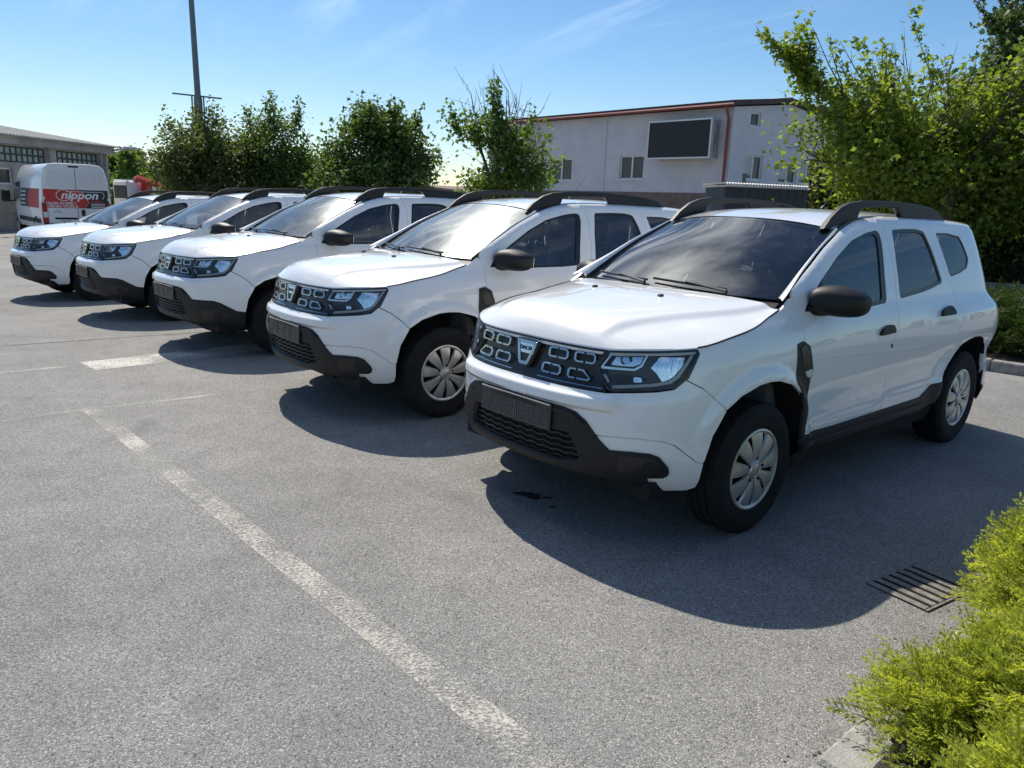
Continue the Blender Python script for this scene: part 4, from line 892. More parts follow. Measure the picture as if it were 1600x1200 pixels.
    st = MB(); cS = Vector((-.86, .37, 1.035)); tilt = Matrix.Rotation(math.radians(-66), 3, 'Y')
    st.tube([cS + tilt @ Vector((.188 * math.cos(a), .188 * math.sin(a), 0)) for a in np.linspace(0, 2 * math.pi, 33)], .016, 8, cap=False)
    for a in (0.1, math.pi - .1, -math.pi / 2): st.tube([cS + tilt @ Vector((.17 * math.sin(a) * 1, .17 * math.cos(a), 0)), cS], [.014, .03], 6)
    st.tube([cS + Vector((-.02, 0, .02)), Vector((-.62, .37, .95))], [.06, .03], 10)
    st.build('steering_wheel', M_PLAST2, inn, smooth=True)
    def seat(x, y, w):
        s0 = MB(); 
        s0.box((x - .05, y - w, .52), (x + .48, y + w, .70), .05)
        Mt = Matrix.Translation((x - .02, y, .62)) @ Matrix.Rotation(math.radians(-17), 4, 'Y')
        s0.box((-.13, -w, 0), (.02, w, .62), .05, M=Mt)
        so = s0.build('seat', M_SEAT, inn, smooth=True)
        hr = MB(); prof = [(-.055, .66), (-.06, .74), (-.045, .82), (-.005, .85), (.03, .82), (.035, .74), (.02, .66)]
        V = []; F = []; m = len(prof); ys = [-.135, -.125, -.09, 0, .09, .125, .135]; sc = [.55, .85, 1, 1, 1, .85, .55]
        for k, yy in enumerate(ys):
            for a, b in prof: V.append(tuple(Mt @ Vector((a * sc[k] - .03, yy, .755 + (b - .755) * sc[k]))))
        for k in range(len(ys) - 1):
            for j in range(m): F.append((k * m + j, k * m + (j + 1) % m, (k + 1) * m + (j + 1) % m, (k + 1) * m + j))
        F.append(tuple(range(m))); F.append(tuple((len(ys) - 1) * m + j for j in range(m))[::-1])
        hr.add(V, F); hro = hr.build('headrest', M_SEAT, so, smooth=True)
        MB().tube([Mt @ Vector((-.045, -.05, .58)), Mt @ Vector((-.045, -.05, .70))], .006, 6).tube([Mt @ Vector((-.045, .05, .58)), Mt @ Vector((-.045, .05, .70))], .006, 6).build('headrest_post', M_SATIN, so)
    seat(-1.62, .37, .245); seat(-1.62, -.37, .245); seat(-2.48, .36, .30); seat(-2.48, -.36, .30)
    for s_ in (1, -1):
        MB().box((-2.4, s_ * .745 - .02, .45), (-.40, s_ * .745 + .02, 1.075)).build('door_card', M_INT, inn)
        MB().tube([(-1.50, s_ * .60, 1.47), (-1.50, s_ * .70, 1.12)], .045, 8).build('pillar_trim', M_INTG, inn)
    MB().box((-1.02, -.11, 1.435), (-.99, .11, 1.50), .01).tube([(-.98, 0, 1.54), (-1.0, 0, 1.47)], .012, 6).build('rear_view_mirror', M_PLAST2, inn)
    MB().box((-3.30, -.70, .45), (-2.72, .70, 1.05)).build('load_cover', M_INT, inn)
    # --- wheels ----------------------------------------------------------------------------------------------------
    for x in (0, -WB):
        for s_ in (1, -1): build_tyre_wheel(car, x, s_ * .772, s_)
    return car
# ------------------------------------------------------------------ buildings
def wall_plane(pa, pb):
    """vertical plane through two plan points; hit(u,v) -> point of the pixel's ray on it"""
    a = np.array(pa[:2], float); b = np.array(pb[:2], float); t = (b - a) / np.linalg.norm(b - a); n = np.array([t[1], -t[0]])
    if n.dot(-a) < 0: n = -n
    def hit(u, v, off=0.0):
        d = ray(u, v); k = ((a + n * off).dot(n)) / d[:2].dot(n); return np.array([0, 0, CAMH]) + d * k
    def loc(u, v):                       # (distance along wall, height)
        p = hit(u, v); return float((p[:2] - a).dot(t)), float(p[2])
    return a, b, t, n, hit, loc
def wall_frame(a, t, n):
    """matrix: x along the wall, y into the building, z up"""
    return Matrix(((t[0], -n[0], 0, a[0]), (t[1], -n[1], 0, a[1]), (0, 0, 1, 0), (0, 0, 0, 1)))
def wall_with_openings(name, material, parent, M, length, z0, top, openings, thick=.3, steps=None):
    """wall slab in the frame M, with real openings (x0,x1,z0,z1); top: function or number of the top height at x"""
    xs = sorted({0.0, length, *[o[0] for o in openings], *[o[1] for o in openings], *(steps or [])}); zt = top if callable(top) else (lambda x: top)
    zs = sorted({z0, *[o[2] for o in openings], *[o[3] for o in openings]}); mb = MB()
    for x0, x1 in zip(xs[:-1], xs[1:]):
        lv = zs + [None]
        for za, zb in zip(lv[:-1], lv[1:]):
            if zb is not None and any(o[0] <= (x0 + x1) / 2 <= o[1] and o[2] <= (za + zb) / 2 <= o[3] for o in openings): continue
            za0, za1 = za, za; zb0, zb1 = (zt(x0), zt(x1)) if zb is None else (zb, zb)
            V = [(x0, 0, za0), (x1, 0, za1), (x1, 0, zb1), (x0, 0, zb0), (x0, thick, za0), (x1, thick, za1), (x1, thick, zb1), (x0, thick, zb0)]
            mb.add(V, [(0, 1, 2, 3), (5, 4, 7, 6), (4, 0, 3, 7), (1, 5, 6, 2), (3, 2, 6, 7), (4, 5, 1, 0)])
    mb.V = [tuple(M @ Vector(v)) for v in mb.V]
    return mb.build(name, material, parent)
def wbox(name, material, parent, M, lo, hi, bev=0.0, smooth=False):
    return MB().box(lo, hi, bev, M=M).build(name, material, parent)
def stucco(name, col, bs=35.0):
    return mat(name, col, rough=.93, var=.07, vs=1.3, bump=.25, bs=bs)
M_WALL = stucco('lilac_grey_render', (.62, .595, .61)); M_WALL2 = stucco('pale_grey_render', (.60, .61, .64))
M_BASE = mat('brown_base_render', (.20, .145, .12), rough=.95, var=.2, vs=3, bump=.3, bs=20)
M_REDM = mat('red_sheet_metal', (.22, .045, .045), rough=.5, var=.15)
M_ROOFD = mat('dark_roof_sheet', (.075, .050, .050), rough=.8, var=.2)
M_FRAME = mat('white_window_frame', (.72, .72, .71), rough=.4, var=.04)
M_PANE = mat('dark_window_pane', (.05, .055, .065), rough=.08, var=.3, vs=2, spec=.45)
M_BLIND = mat('window_blind', (.50, .50, .50), rough=.7, var=.1)
M_SCR = mat('black_led_screen', (.012, .012, .014), rough=.55, var=.15)
M_STEEL = mat('galvanised_steel', (.45, .46, .47), rough=.45, metal=.6, var=.15)
M_SHED = mat('slate_blue_cladding', (.045, .053, .068), rough=.6, var=.12)
M_CORR = mat('pale_corrugated_sheet', (.72, .72, .72), rough=.6, var=.1)

office = empty('office_building', at(1133, 335, 36)); _off0 = np.array(office.location); office.location = (0, 0, 0)
tag(office, 'grey two storey building with red gutter and downpipe behind the cars', 'building')
cA = at(1133, 320, 36); zE_ = float(at(1133, 166, 36)[2])
dl = 36.0
for q in np.arange(36, 60, .05):
    if at(762, 197, q)[2] >= zE_ - .02: dl = q; break
cL = at(762, 320, dl); cR = at(1345, 320, 43.6)
aL, bL, tL, nL, hitL, locL = wall_plane(cL, cA); ML = wall_frame(aL, tL, nL); LL = float(np.linalg.norm(bL - aL))
aR, bR, tR, nR, hitR, locR = wall_plane(cA, cR); MR = wall_frame(aR, tR, nR); LR_ = float(np.linalg.norm(bR - aR))
def rect(loc, u0, v0, u1, v1):
    a = loc(u0, (v0 + v1) / 2); b = loc(u1, (v0 + v1) / 2); um = (u0 + u1) / 2; return (a[0], b[0], loc(um, v1)[1], loc(um, v0)[1])
winL = [rect(locL, 968, 243, 1005, 280), rect(locL, 860, 248, 893, 282)]
winR = [rect(locR, 1173, 175, 1189, 198), rect(locR, 1164, 242, 1191, 281), rect(locR, 1217, 252, 1245, 287), rect(locR, 1250, 255, 1273, 288), rect(locR, 1283, 258, 1306, 291)]
zb_ = -.2; zband = locL(1000, 300)[1]
wall_with_openings('wall', M_WALL, office, ML, LL - .002, zband, zE_, winL)
wall_with_openings('wall_base', M_BASE, office, ML @ Matrix.Translation((0, -.025, 0)), LL, zb_, zband - .002, [], thick=.32)
slope = .58 * (locR(1240, 150)[1] - zE_) / locR(1240, 150)[0]
XG = float(locR(1238, 150)[0]); wall_with_openings('gable_wall', M_WALL2, office, MR, LR_, zb_, lambda x: zE_ + slope * (x if x < XG else 2 * XG - x), winR, steps=[XG])
def window(parent, M, r, mull=1, blind=False, dep=.16):
    x0, x1, z0, z1 = r; f = MB(); w = .07
    f.box((x0, dep - .08, z0), (x0 + w, dep, z1), M=M).box((x1 - w, dep - .08, z0), (x1, dep, z1), M=M).box((x0 + w, dep - .08, z0), (x1 - w, dep, z0 + w), M=M).box((x0 + w, dep - .08, z1 - w), (x1 - w, dep, z1), M=M)
    for k in range(mull): xm = x0 + (x1 - x0) * (k + 1) / (mull + 1); f.box((xm - .05, dep - .082, z0 + w), (xm + .05, dep - .002, z1 - w), M=M)
    wd = empty('window'); wd.parent = parent
    f.build('window_frame', M_FRAME, wd)
    for k in range(mull + 1):
        xa = x0 + w + (x1 - x0 - 2 * w) * k / (mull + 1); xb = x0 + w + (x1 - x0 - 2 * w) * (k + 1) / (mull + 1)
        wbox('pane', M_PANE, wd, M, (xa, dep - .03, z0 + w), (xb, dep - .02, z1 - w))
        if blind and k % 2 == 0: wbox('blind', M_BLIND, wd, M, (xa + .02, dep - .045, z0 + w + (z1 - z0) * .12), (xb - .02, dep - .035, z1 - w))
    wbox('window_sill', M_FRAME, wd, M, (x0 - .06, -.06, z0 - .05), (x1 + .06, dep, z0 - .002))
for r in winL: window(office, ML, r)
for i, r in enumerate(winR): window(office, MR, r, mull=(0 if i == 0 else 1), blind=i > 0)
# roof, gutter, downpipe
ridge = zE_ + slope * LR_ + .0
def mono_roof():
    p0 = Vector((*aL, zE_)) - Vector((*tL, 0)) * .4 + Vector((*nL, 0)) * .35; p1 = Vector((*bL, zE_)) + Vector((*nL, 0)) * .35 + Vector((*tL, 0)) * .25
    rise = slope * XG; bk = Vector((*(tR * XG), 0)); q0 = p0 + bk + Vector((0, 0, rise)); q1 = p1 + bk + Vector((0, 0, rise))
    up = Vector((0, 0, .02)); th = Vector((0, 0, .22))
    V = [p + up for p in (p0, p1, q1, q0)] + [p + up + th for p in (p0, p1, q1, q0)]
    MB().add([tuple(v) for v in V], [(3, 2, 1, 0), (4, 5, 6, 7), (0, 1, 5, 4), (1, 2, 6, 5), (2, 3, 7, 6), (3, 0, 4, 7)]).build('roof', M_ROOFD, office)
    bk2 = Vector((*(tR * (LR_ - XG)), -slope * XG)); V = [q0 + up, q1 + up, q1 + bk2 + up, q0 + bk2 + up]; MB().add([tuple(v) for v in V] + [tuple(v + th) for v in V], [(3, 2, 1, 0), (4, 5, 6, 7), (0, 1, 5, 4), (1, 2, 6, 5), (2, 3, 7, 6), (3, 0, 4, 7)]).build('roof', M_ROOFD, office)
    MB().tube([tuple(p0 + Vector((*nL, 0)) * .08 + Vector((0, 0, .05))), tuple(p1 + Vector((*nL, 0)) * .08 + Vector((0, 0, .05)))], .075, 8).build('gutter', M_REDM, office, smooth=True)
    lo = q0 + Vector((0, 0, .26)); hi_ = q1 + Vector((0, 0, .26)); MB().tube([tuple(lo), tuple(hi_)], .05, 5).build('roof_edge_flashing', M_FRAME, office)
mono_roof()
_d = Vector((*bL, 0)) + Vector((*nL, 0)) * .14 - Vector((*tL, 0)) * .15
MB().tube([tuple(_d + Vector((0, 0, zE_ + .05)) + Vector((*nL, 0)) * .25), tuple(_d + Vector((0, 0, zE_ - .15)) + Vector((*nL, 0)) * .2), tuple(_d + Vector((0, 0, zE_ - .5))), tuple(_d + Vector((0, 0, 0)))], .065, 8).build('downpipe', M_REDM, office, smooth=True)
xj, _ = locL(946, 250); wbox('wall_joint', M_BASE, office, ML, (xj - .012, -.004, zband), (xj + .012, .01, zE_ - .1))
for _k in range(int(LL / 1.1)): wbox('panel_seam', M_WALL2, office, ML, (.55 + 1.1 * _k, -.0025, zband + .02), (.56 + 1.1 * _k, -.0005, zE_ - .1)) if not any(r[0] - .05 < .555 + 1.1 * _k < r[1] + .05 for r in winL) else None
# back and far walls so that the block is closed
_bk = np.array([*(tR * LR_)]); MB().add([(*aL, zb_), (*(aL + _bk), zb_), (*(aL + _bk), zE_ - .1), (*aL, zE_)], [(0, 1, 2, 3)]).build('end_wall', M_WALL2, office)
MB().add([(*(aL + _bk), zb_), (*bR, zb_), (*bR, zE_ - .1), (*(aL + _bk), zE_ - .1)], [(0, 1, 2, 3)]).build('back_wall', M_WALL2, office)
# LED screen on brackets
scr = empty('led_screen'); tag(scr, 'large blank black LED screen in a white frame on the grey building wall', 'screen')
pr = .75; TLp, BRp = hitL(1014, 190, pr), hitL(1108, 247, pr); x0 = float((TLp[:2] - aL).dot(tL)); x1 = float((BRp[:2] - aL).dot(tL)); z0s, z1s = float(hitL(1060, 248, pr)[2]), float(hitL(1060, 187, pr)[2])
MS = ML @ Matrix.Translation((0, -pr, 0))
wbox('screen_case', M_STEEL, scr, MS, (x0, .012, z0s), (x1, .22, z1s))
wbox('screen_panel', M_SCR, scr, MS, (x0 + .07, -.004, z0s + .07), (x1 - .07, .012, z1s - .07))
for nm, lo, hi in (('screen_frame', (x0, -.012, z0s), (x0 + .07, .010, z1s)), ('screen_frame', (x1 - .07, -.012, z0s), (x1, .010, z1s)), ('screen_frame', (x0 + .07, -.012, z0s), (x1 - .07, .010, z0s + .07)), ('screen_frame', (x0 + .07, -.012, z1s - .07), (x1 - .07, .010, z1s))):
    wbox(nm, M_FRAME, scr, MS, lo, hi)
br = MB()
for xx in (x0 + .25, x1 - .12):
    for za in (z0s + .1, (z0s + z1s) / 2, z1s - .1): br.tube([MS @ Vector((xx, .2, za)), MS @ Vector((xx, pr + .0, za))], .035, 5)
    br.tube([MS @ Vector((xx, .2, z0s + .1)), MS @ Vector((xx, pr, (z0s + z1s) / 2))], .03, 5); br.tube([MS @ Vector((xx, .2, (z0s + z1s) / 2)), MS @ Vector((xx, pr, z1s - .1))], .03, 5)
    br.tube([MS @ Vector((xx, pr - .03, z0s)), MS @ Vector((xx, pr - .03, z1s))], .04, 5)
br.build('bracket', M_STEEL, scr)
# slate shed with corrugated edge
shed = empty('shed'); tag(shed, 'low slate blue metal shed with pale corrugated roof edge', 'shed')
sa, sb = at(1131, 320, 25.0), at(1300, 320, 26.2); aS, bS, tS, nS, hitS, locS = wall_plane(sa, sb); MSH = wall_frame(aS, tS, nS); LS = float(np.linalg.norm(bS - aS)); zS = locS(1200, 295)[1]
for k in range(14): wbox('cladding_board', M_SHED, shed, MSH, (LS * k / 14 + .006, 0, -.2), (LS * (k + 1) / 14 - .006, .05, zS))
MB().box((0, .05, -.2), (LS, 1.2, zS - .01), M=MSH).build('shed_body', M_SHED, shed)
cg = MB(); V = []; F = []
nn = 84
for i in range(nn + 1):
    xx = -.1 + (LS + .2) * i / nn; zz = zS + .03 + .022 * math.cos(i * math.pi)
    for yy, dz in ((-.15, 0), (1.3, -.03)): V += [tuple(MSH @ Vector((xx, yy, zz + dz))), tuple(MSH @ Vector((xx, yy, zz + dz + .09)))]
    if i:
        b = 4 * (i - 1); F += [(b, b + 4, b + 5, b + 1), (b + 1, b + 5, b + 7, b + 3), (b + 2, b, b + 4, b + 6)]
cg.add(V, F).build('corrugated_roof', M_CORR, shed)
px_, pz_ = locS(1178, 292); MB().tube([MSH @ Vector((px_, .6, zS)), MSH @ Vector((px_, .6, zS + .42))], .06, 8).tube([MSH @ Vector((px_, .6, zS + .40)), MSH @ Vector((px_, .6, zS + .46))], .085, 8).build('flue', M_SHED, shed)

# far low roof between the trees
lowb = empty('distant_building'); tag(lowb, 'low dark roofed building far off between the two middle trees', 'building')
pa, pb = at(640, 300, 60), at(745, 300, 55); a_, b_, t_, n_, h_, l_ = wall_plane(pa, pb); Mb = wall_frame(a_, t_, n_); Lb = float(np.linalg.norm(b_ - a_))
wbox('wall', M_WALL2, lowb, Mb, (0, 0, -.3), (Lb, 6, 1.9))
_lr = MB().prism([(-.5, 1.9), (Lb + .5, 1.9), (Lb - 1.0, 2.35), (0, 2.75)], -.5, 6.5); _lr.V = [tuple(Mb @ Vector(v)) for v in _lr.V]; _lr.build('roof', M_BASE, lowb)

# ------------------------------------------------------------------ old hall on the left
M_HALL = mat('weathered_hall_concrete', (.38, .365, .335), rough=.95, var=.28, vs=1.2, bump=.3, bs=14)
M_HBRICK = mat('pale_hall_brick', (.30, .26, .21), rough=.95, var=.2, vs=6, bump=.3, bs=14)
M_ETER = mat('grey_corrugated_cement', (.36, .35, .335), rough=.9, var=.2, vs=3)
M_HGLASS = mat('milky_wired_glass', (.34, .42, .40), rough=.25, var=.35, vs=1.7)
M_HBAR = mat('green_window_bars', (.055, .075, .07), rough=.7, var=.2)
hall = empty('old_hall'); tag(hall, 'old low industrial hall with corrugated roof and wired glass windows behind the van', 'building')
ha, hb = at(-90, 320, 28.6), at(168, 320, 38.0); aH, bH, tH, nH, hitH, locH = wall_plane(ha, hb); MH = wall_frame(aH, tH, nH); LH = float(np.linalg.norm(bH - aH))
zeH = locH(120, 232)[1]
x1c = locH(78, 240)[0]; x2c = locH(155, 240)[0]; zw1, zw0 = locH(40, 230)[1], locH(40, 255)[1]; zl1, zl0 = locH(10, 262)[1], locH(10, 288)[1]
xL0 = .3; ops = [(xL0, x1c - .25, zw0, zw1), (x1c + .25, x2c - .1, zw0, zw1), (xL0, locH(20, 270)[0], zl0, zl1)]
wall_with_openings('wall', M_HALL, hall, MH, LH, -.3, zeH, ops, thick=.35)
wbox('brick_plinth', M_HBRICK, hall, MH, (0, -.04, -.3), (LH - .5, -.002, zl0 - .25))
for xc in (x1c, x2c + .2, LH - .2): wbox('column', M_HALL, hall, MH, (xc - .2, -.14, -.3), (xc + .2, -.003, zeH - .05))
wbox('eave_beam', M_HALL, hall, MH, (-.2, -.35, zeH - .12), (LH + .35, .30, zeH + .22))
for (xa, xb, za, zb2) in ops:
    win = empty('window'); win.parent = hall
    wbox('pane', M_HGLASS if za == zw0 else M_PANE, win, MH, (xa, .14, za), (xb, .15, zb2))
    bars = MB(); n = max(1, int((xb - xa) / (.30 if za == zw0 else 1.2)))
    for k in range(n + 1): xx = xa + (xb - xa) * k / n; bars.box((xx - .025, .10, za), (xx + .025, .139, zb2), M=MH)
    for zz in ([za + .02, (za + zb2) / 2, zb2 - .02] if za == zw0 else [za + .03, zb2 - .03]): bars.box((xa, .09, zz - .035), (xb, .10, zz + .035), M=MH)
    o = bars.build('window_bars', M_HBAR if za == zw0 else M_FRAME, win); o['kind'] = 'stuff'
rf = MB(); V = []; F = []; nn = int((LH + .8) / .09)
zr = zeH + .24
for i in range(nn + 1):
    xx = -.4 + (LH + .8) * i / nn; w_ = .025 * math.cos(i * math.pi)
    kx = max(0.0, (xx - (LH - 6.2)) / 6.6); top_y = 7.0 * (1 - kx); 
    V += [tuple(MH @ Vector((xx, -.55, zr + w_ - .06))), tuple(MH @ Vector((xx, -.55, zr + w_))), tuple(MH @ Vector((xx, -.55 + max(.05, top_y), zr + w_ + max(.05, top_y) * .17)))]
    if i: b = 3 * (i - 1); F += [(b, b + 3, b + 4, b + 1), (b + 1, b + 4, b + 5, b + 2)]
rf.add(V, F).build('corrugated_roof', M_ETER, hall)
MB().box((LH - .0, .35, -.3), (LH + .001, 12, zeH), M=MH).build('side_wall', M_HALL, hall)
lampA = MH @ Vector((LH + .3, -.2, zeH + .05)); MB().tube([lampA, lampA + Vector((.8, -.1, .12))], .05, 6).box((lampA.x + .7, lampA.y - .22, lampA.z + .05), (lampA.x + 1.3, lampA.y + .02, lampA.z + .22), .04).build('wall_lamp', M_STEEL, hall)

# ------------------------------------------------------------------ lamp post
M_POST = mat('grey_green_post', (.16, .19, .19), rough=.5, metal=.3, var=.12)
lp0 = at(309, 150, 27.0); post = empty('lamp_post', (lp0[0], lp0[1], float(gz(lp0[0], lp0[1])))); tag(post, 'tall grey metal post with a thin crossbar rising behind the trees', 'lamp post')
zc_ = float(lp0[2]) - post.location.z
MB().tube([(0, 0, 0), (0, 0, zc_ - .1)], [.16, .135], 14).tube([(0, 0, zc_ - .1), (0, 0, zc_ + .05), (-.10, 0, 12.5)], [.135, .10, .06], 14).build('post', M_POST, post, smooth=True)
_cb = MB().box((-.85, -.02, -.025), (.80, .02, .025)).build('crossbar', M_POST, post); _cb.location = (0, 0, zc_); _cb.rotation_euler = (0, math.radians(4), 0)
for xx in (-.20, .19): MB().box((xx - .02, -.02, zc_ - 2.6), (xx + .02, .02, zc_)).build('hanger', M_POST, post)
MB().box((-.1, -.5, 12.45), (.1, .5, 12.6), .03).build('lamp_head', M_POST, post)

# ------------------------------------------------------------------ van
M_VAN = mat('white_van_paint', (.84, .84, .84), rough=.35, coat=.8, var=.03); M_VRED = mat('red_livery', (.55, .025, .022), rough=.4, var=.06); M_VDK = mat('anthracite_livery', (.028, .032, .040), rough=.4, var=.1)
M_WHT = mat('white_lettering', (.82, .82, .82), rough=.5, var=.02)
van = empty('delivery_van'); tag(van, 'white high roof delivery van with red and black livery parked by the old hall', 'van')
vp = at(64, 320, 24.6); vyaw = math.radians(131.5)
van.location = (vp[0], vp[1], float(gz(vp[0], vp[1]))); van.rotation_euler = (0, 0, vyaw)
# van frame: origin rear left corner on the ground, x forward, y to the left (so the body lies at y<0)
VW, VL = 2.05, 5.5
def van_section(x, front=0.0):
    top = 2.48 - .02 * max(0, x - 4) - front; tp = .17
    return [(-.06, .42), (-.02, .60), (0, 1.05), (-.02, 1.30), (-.09, 1.95), (-.17, top - .16), (-.30, top - .03), (-.55, top)]
def loft(name, secs, material, parent):
    V = []; F = []; m = None
    for x, pts in secs:
        full = pts + [(-VW - a, b) for a, b in pts[::-1]]; m = len(full); V += [(x, a, b) for a, b in full]
    for i in range(len(secs) - 1):
        for j in range(m - 1): F.append((i * m + j, i * m + j + 1, (i + 1) * m + j + 1, (i + 1) * m + j))
        F.append((i * m + m - 1, i * m, (i + 1) * m, (i + 1) * m + m - 1))
    F.append(tuple(range(m))[::-1]); F.append(tuple((len(secs) - 1) * m + j for j in range(m)))
    mb = MB(); mb.add(V, F); return mb.build(name, material, parent, smooth=True)
sec = [(0.0, van_section(0)), (.04, [(a + .015 if a < -.01 else a + .015, b + .01) for a, b in van_section(0)]), (4.0, van_section(4)), (4.35, van_section(4.4, .12)),
       (4.55, [(a - .02, min(b, 2.2 - .0)) for a, b in van_section(4.6, .5)]), (5.0, [(-.10 + a * .2, min(b, 1.25 + .05 * k)) for k, (a, b) in enumerate(van_section(5))]), (5.45, [(-.18 + a * .2, min(b, .95 + .03 * k)) for k, (a, b) in enumerate(van_section(5))])]
loft('van_body', sec, M_VAN, van)
def vside(name, poly, material, parent=van, off=.004):       # polygon (x,z) laid on the left flank
    V = [(x, float(np.interp(z, [.42, .60, 1.05, 1.30, 1.95, 2.32], [-.06, -.02, 0, -.02, -.09, -.17])) + off + .017, z) for x, z in poly]
    return mesh_obj(name, V, [tuple(range(len(V)))], material, parent)
def vrear(name, poly, material, parent=van, off=.006, depth=.0):
    P = [(y, z) for y, z in poly]; V = [(-off, y, z) for y, z in P]
    mb = MB(); mb.prism(P, -off, .0, 0, axis='x'); return mb.build(name, material, parent)
def vr(fx, z): return (-VW * fx, z)
# rear face (fx 0 = left edge .. 1 = right edge)
vrear('door_gap', [vr(.498, .55), vr(.506, .55), vr(.506, 2.33), vr(.498, 2.33)], M_UNDER, off=.004)
vrear('livery_red', [vr(.035, 1.10), vr(.60, 1.10), vr(.66, 1.25), vr(.64, 1.45), vr(.575, 1.62), vr(.515, 1.68), vr(.045, 1.68)], M_VRED)
vrear('livery_dark', [vr(.604, 1.10), vr(.965, 1.10), vr(.95, 1.68), vr(.52, 1.68), vr(.580, 1.62), vr(.645, 1.45), vr(.665, 1.25)], M_VDK)
def vtext(name, s, size, fx, z, sx=1.0, shear=0.0, offset=0.0, material=M_WHT, off=.0085):
    M = Matrix(((0, 0, -1, -off), (-1, 0, 0, -VW * fx), (0, 1, 0, z), (0, 0, 0, 1))); return text_obj(name, s, size, material, van, M, .0005, shear, offset, sx=sx)
vtext('lettering', 'nippon', .34, .54, 1.50, sx=1.15, shear=.25, offset=.010)
vtext('lettering', 'rent a car', .13, .70, 1.33, sx=1.2, material=M_VRED, offset=.003)
vtext('lettering', 'NAJAM KOMBI I', .115, .26, 1.245, sx=1.15, offset=.002); vtext('lettering', 'OSOBNIH VOZILA', .115, .26, 1.15, sx=1.12, offset=.002)
for k in range(3): vrear('livery_bar', [vr(.70, 1.125 + .055 * k), vr(.90, 1.125 + .055 * k), vr(.90, 1.145 + .055 * k), vr(.70, 1.145 + .055 * k)], M_WHT, off=.008)
_lo = []
for a in np.linspace(0, 2 * math.pi, 37): _lo.append((-.007, -VW * .32 + .21 * math.cos(a), 1.50 + .17 * math.sin(a)))
MB().tube(_lo, .012, 5).tube([(-.007, -VW * (.30 + .58 * t), 1.62 + .0 * t) for t in (0.1, .5, .95, 1.0)] + [(-.007, -VW * .90, 1.52), (-.007, -VW * .87, 1.40)], .011, 5).build('logo_outline', M_WHT, van)
for yl in (-.10, -VW + .10):
    tl_ = MB().prism([(yl - .085, .62), (yl + .085, .62), (yl + .075, 1.26), (yl - .05, 1.26)] if yl > -1 else [(yl - .085, .62), (yl + .085, .62), (yl + .05, 1.26), (yl - .075, 1.26)], -.03, .02, .01, axis='x').build('tail_light', M_RED, van)
    MB().box((-.034, yl - .06, .80), (-.03, yl + .06, .97)).build('reversing_lamp', M_FRAME, tl_)
MB().box((-.10, -VW + .02, .40), (.06, -.02, .62), .03).build('rear_bumper', M_PLAST, van)
MB().box((-.03, -1.0, .745), (0, -.36, .80), .008).build('plate_light_bar', M_UNDER, van)
np_ = MB().box((-.02, -.92, .60 + .02), (-.004, -.40, .735)).build('number_plate', M_WHT, van); text_obj('plate_lettering', 'DH 29', .10, M_VDK, np_, Matrix(((0, 0, -1, -.021), (-1, 0, 0, -.66), (0, 1, 0, .678), (0, 0, 0, 1))), .0005)
for zc2 in (.985, .945): MB().prism([(-.58, zc2 - .022), (-.46, zc2 + .03), (-.34, zc2 - .022), (-.34, zc2), (-.46, zc2 + .052), (-.58, zc2)], -.006, .0, axis='x').build('chevron_emblem', M_STEEL, van)
MB().box((-.03, -1.24, .86), (0, -1.13, 1.06), .012).build('door_handle', M_PLAST2, van)
MB().box((-.012, -1.15, 2.37), (.02, -.85, 2.42), .008).build('high_brake_light', M_UNDER, van)
for fy in (.09, .53):                                         # blind upper door panels
    vrear('door_panel', [vr(fy, 1.74), vr(fy + .385, 1.74), vr(fy + .36 if fy > .3 else fy + .385, 2.26), vr(fy + .02, 2.26)], mat('van_door_panel', (.76, .76, .77), rough=.35, var=.03), off=.003)
vside('livery_dark', [(.35, 1.08), (3.4, 1.08), (3.4, 1.68), (.35, 1.68)], M_VDK)
vside('livery_red', [(.30, 1.08), (1.7, 1.08), (2.05, 1.22), (2.1, 1.42), (1.9, 1.60), (1.6, 1.68), (.30, 1.68)], M_VRED, off=.007)
M_ = Matrix(((-1, 0, 0, 1.15), (0, -.07, 1, -.030), (0, 1, .07, 1.42), (0, 0, 0, 1))); text_obj('lettering', 'nippon', .34, M_WHT, van, M_, .0005, .25, .01, sx=1.0)
for k in range(4): vside('livery_bar', [(2.5, 1.16 + .13 * k), (3.2, 1.16 + .13 * k), (3.2, 1.20 + .13 * k), (2.5, 1.20 + .13 * k)], M_WHT, off=.010)
for yh in (-.075, -VW + .075):
    for zh in (.78, 1.35, 2.0): MB().box((-.022, yh - .03 * (1 if yh > -1 else -1) - .02, zh), (.01, yh - .03 * (1 if yh > -1 else -1) + .02, zh + .09), .006).build('door_hinge', M_VAN, van)
for xd in (1.75, 3.45): vside('door_seam', [(xd, .62), (xd + .014, .62), (xd + .014, 2.2), (xd, 2.2)], M_UNDER, off=.011)
vside('side_strip', [(.2, .60), (3.9, .60), (3.9, .74), (.2, .74)], M_PLAST)
vside('side_window', [(3.65, 1.30), (4.75, 1.28), (4.55, 1.85), (3.65, 1.90)], M_PANE, off=.006)
for xx in (.95, 4.55):
    for yy in (-.14, -VW + .14):
        wv = MB().lathe([(.0, -.10), (.20, -.10), (.33, -.11), (.345, -.06), (.345, .06), (.33, .11), (.20, .10), (0, .08)], 36, M=Matrix.Translation((xx, yy, .345))).build('wheel', M_RUB, van, smooth=True)
        MB().lathe([(0, .115), (.13, .12), (.19, .112), (.20, .10)], 24, M=Matrix.Translation((xx, yy, .345))).build('wheel_trim', M_STEEL, wv, smooth=True)
    MB().lathe([(.40, .004), (.43, .012), (.46, .004)], 40, M=Matrix.Translation((xx, .016, .345))).build('arch_trim', M_PLAST, van)
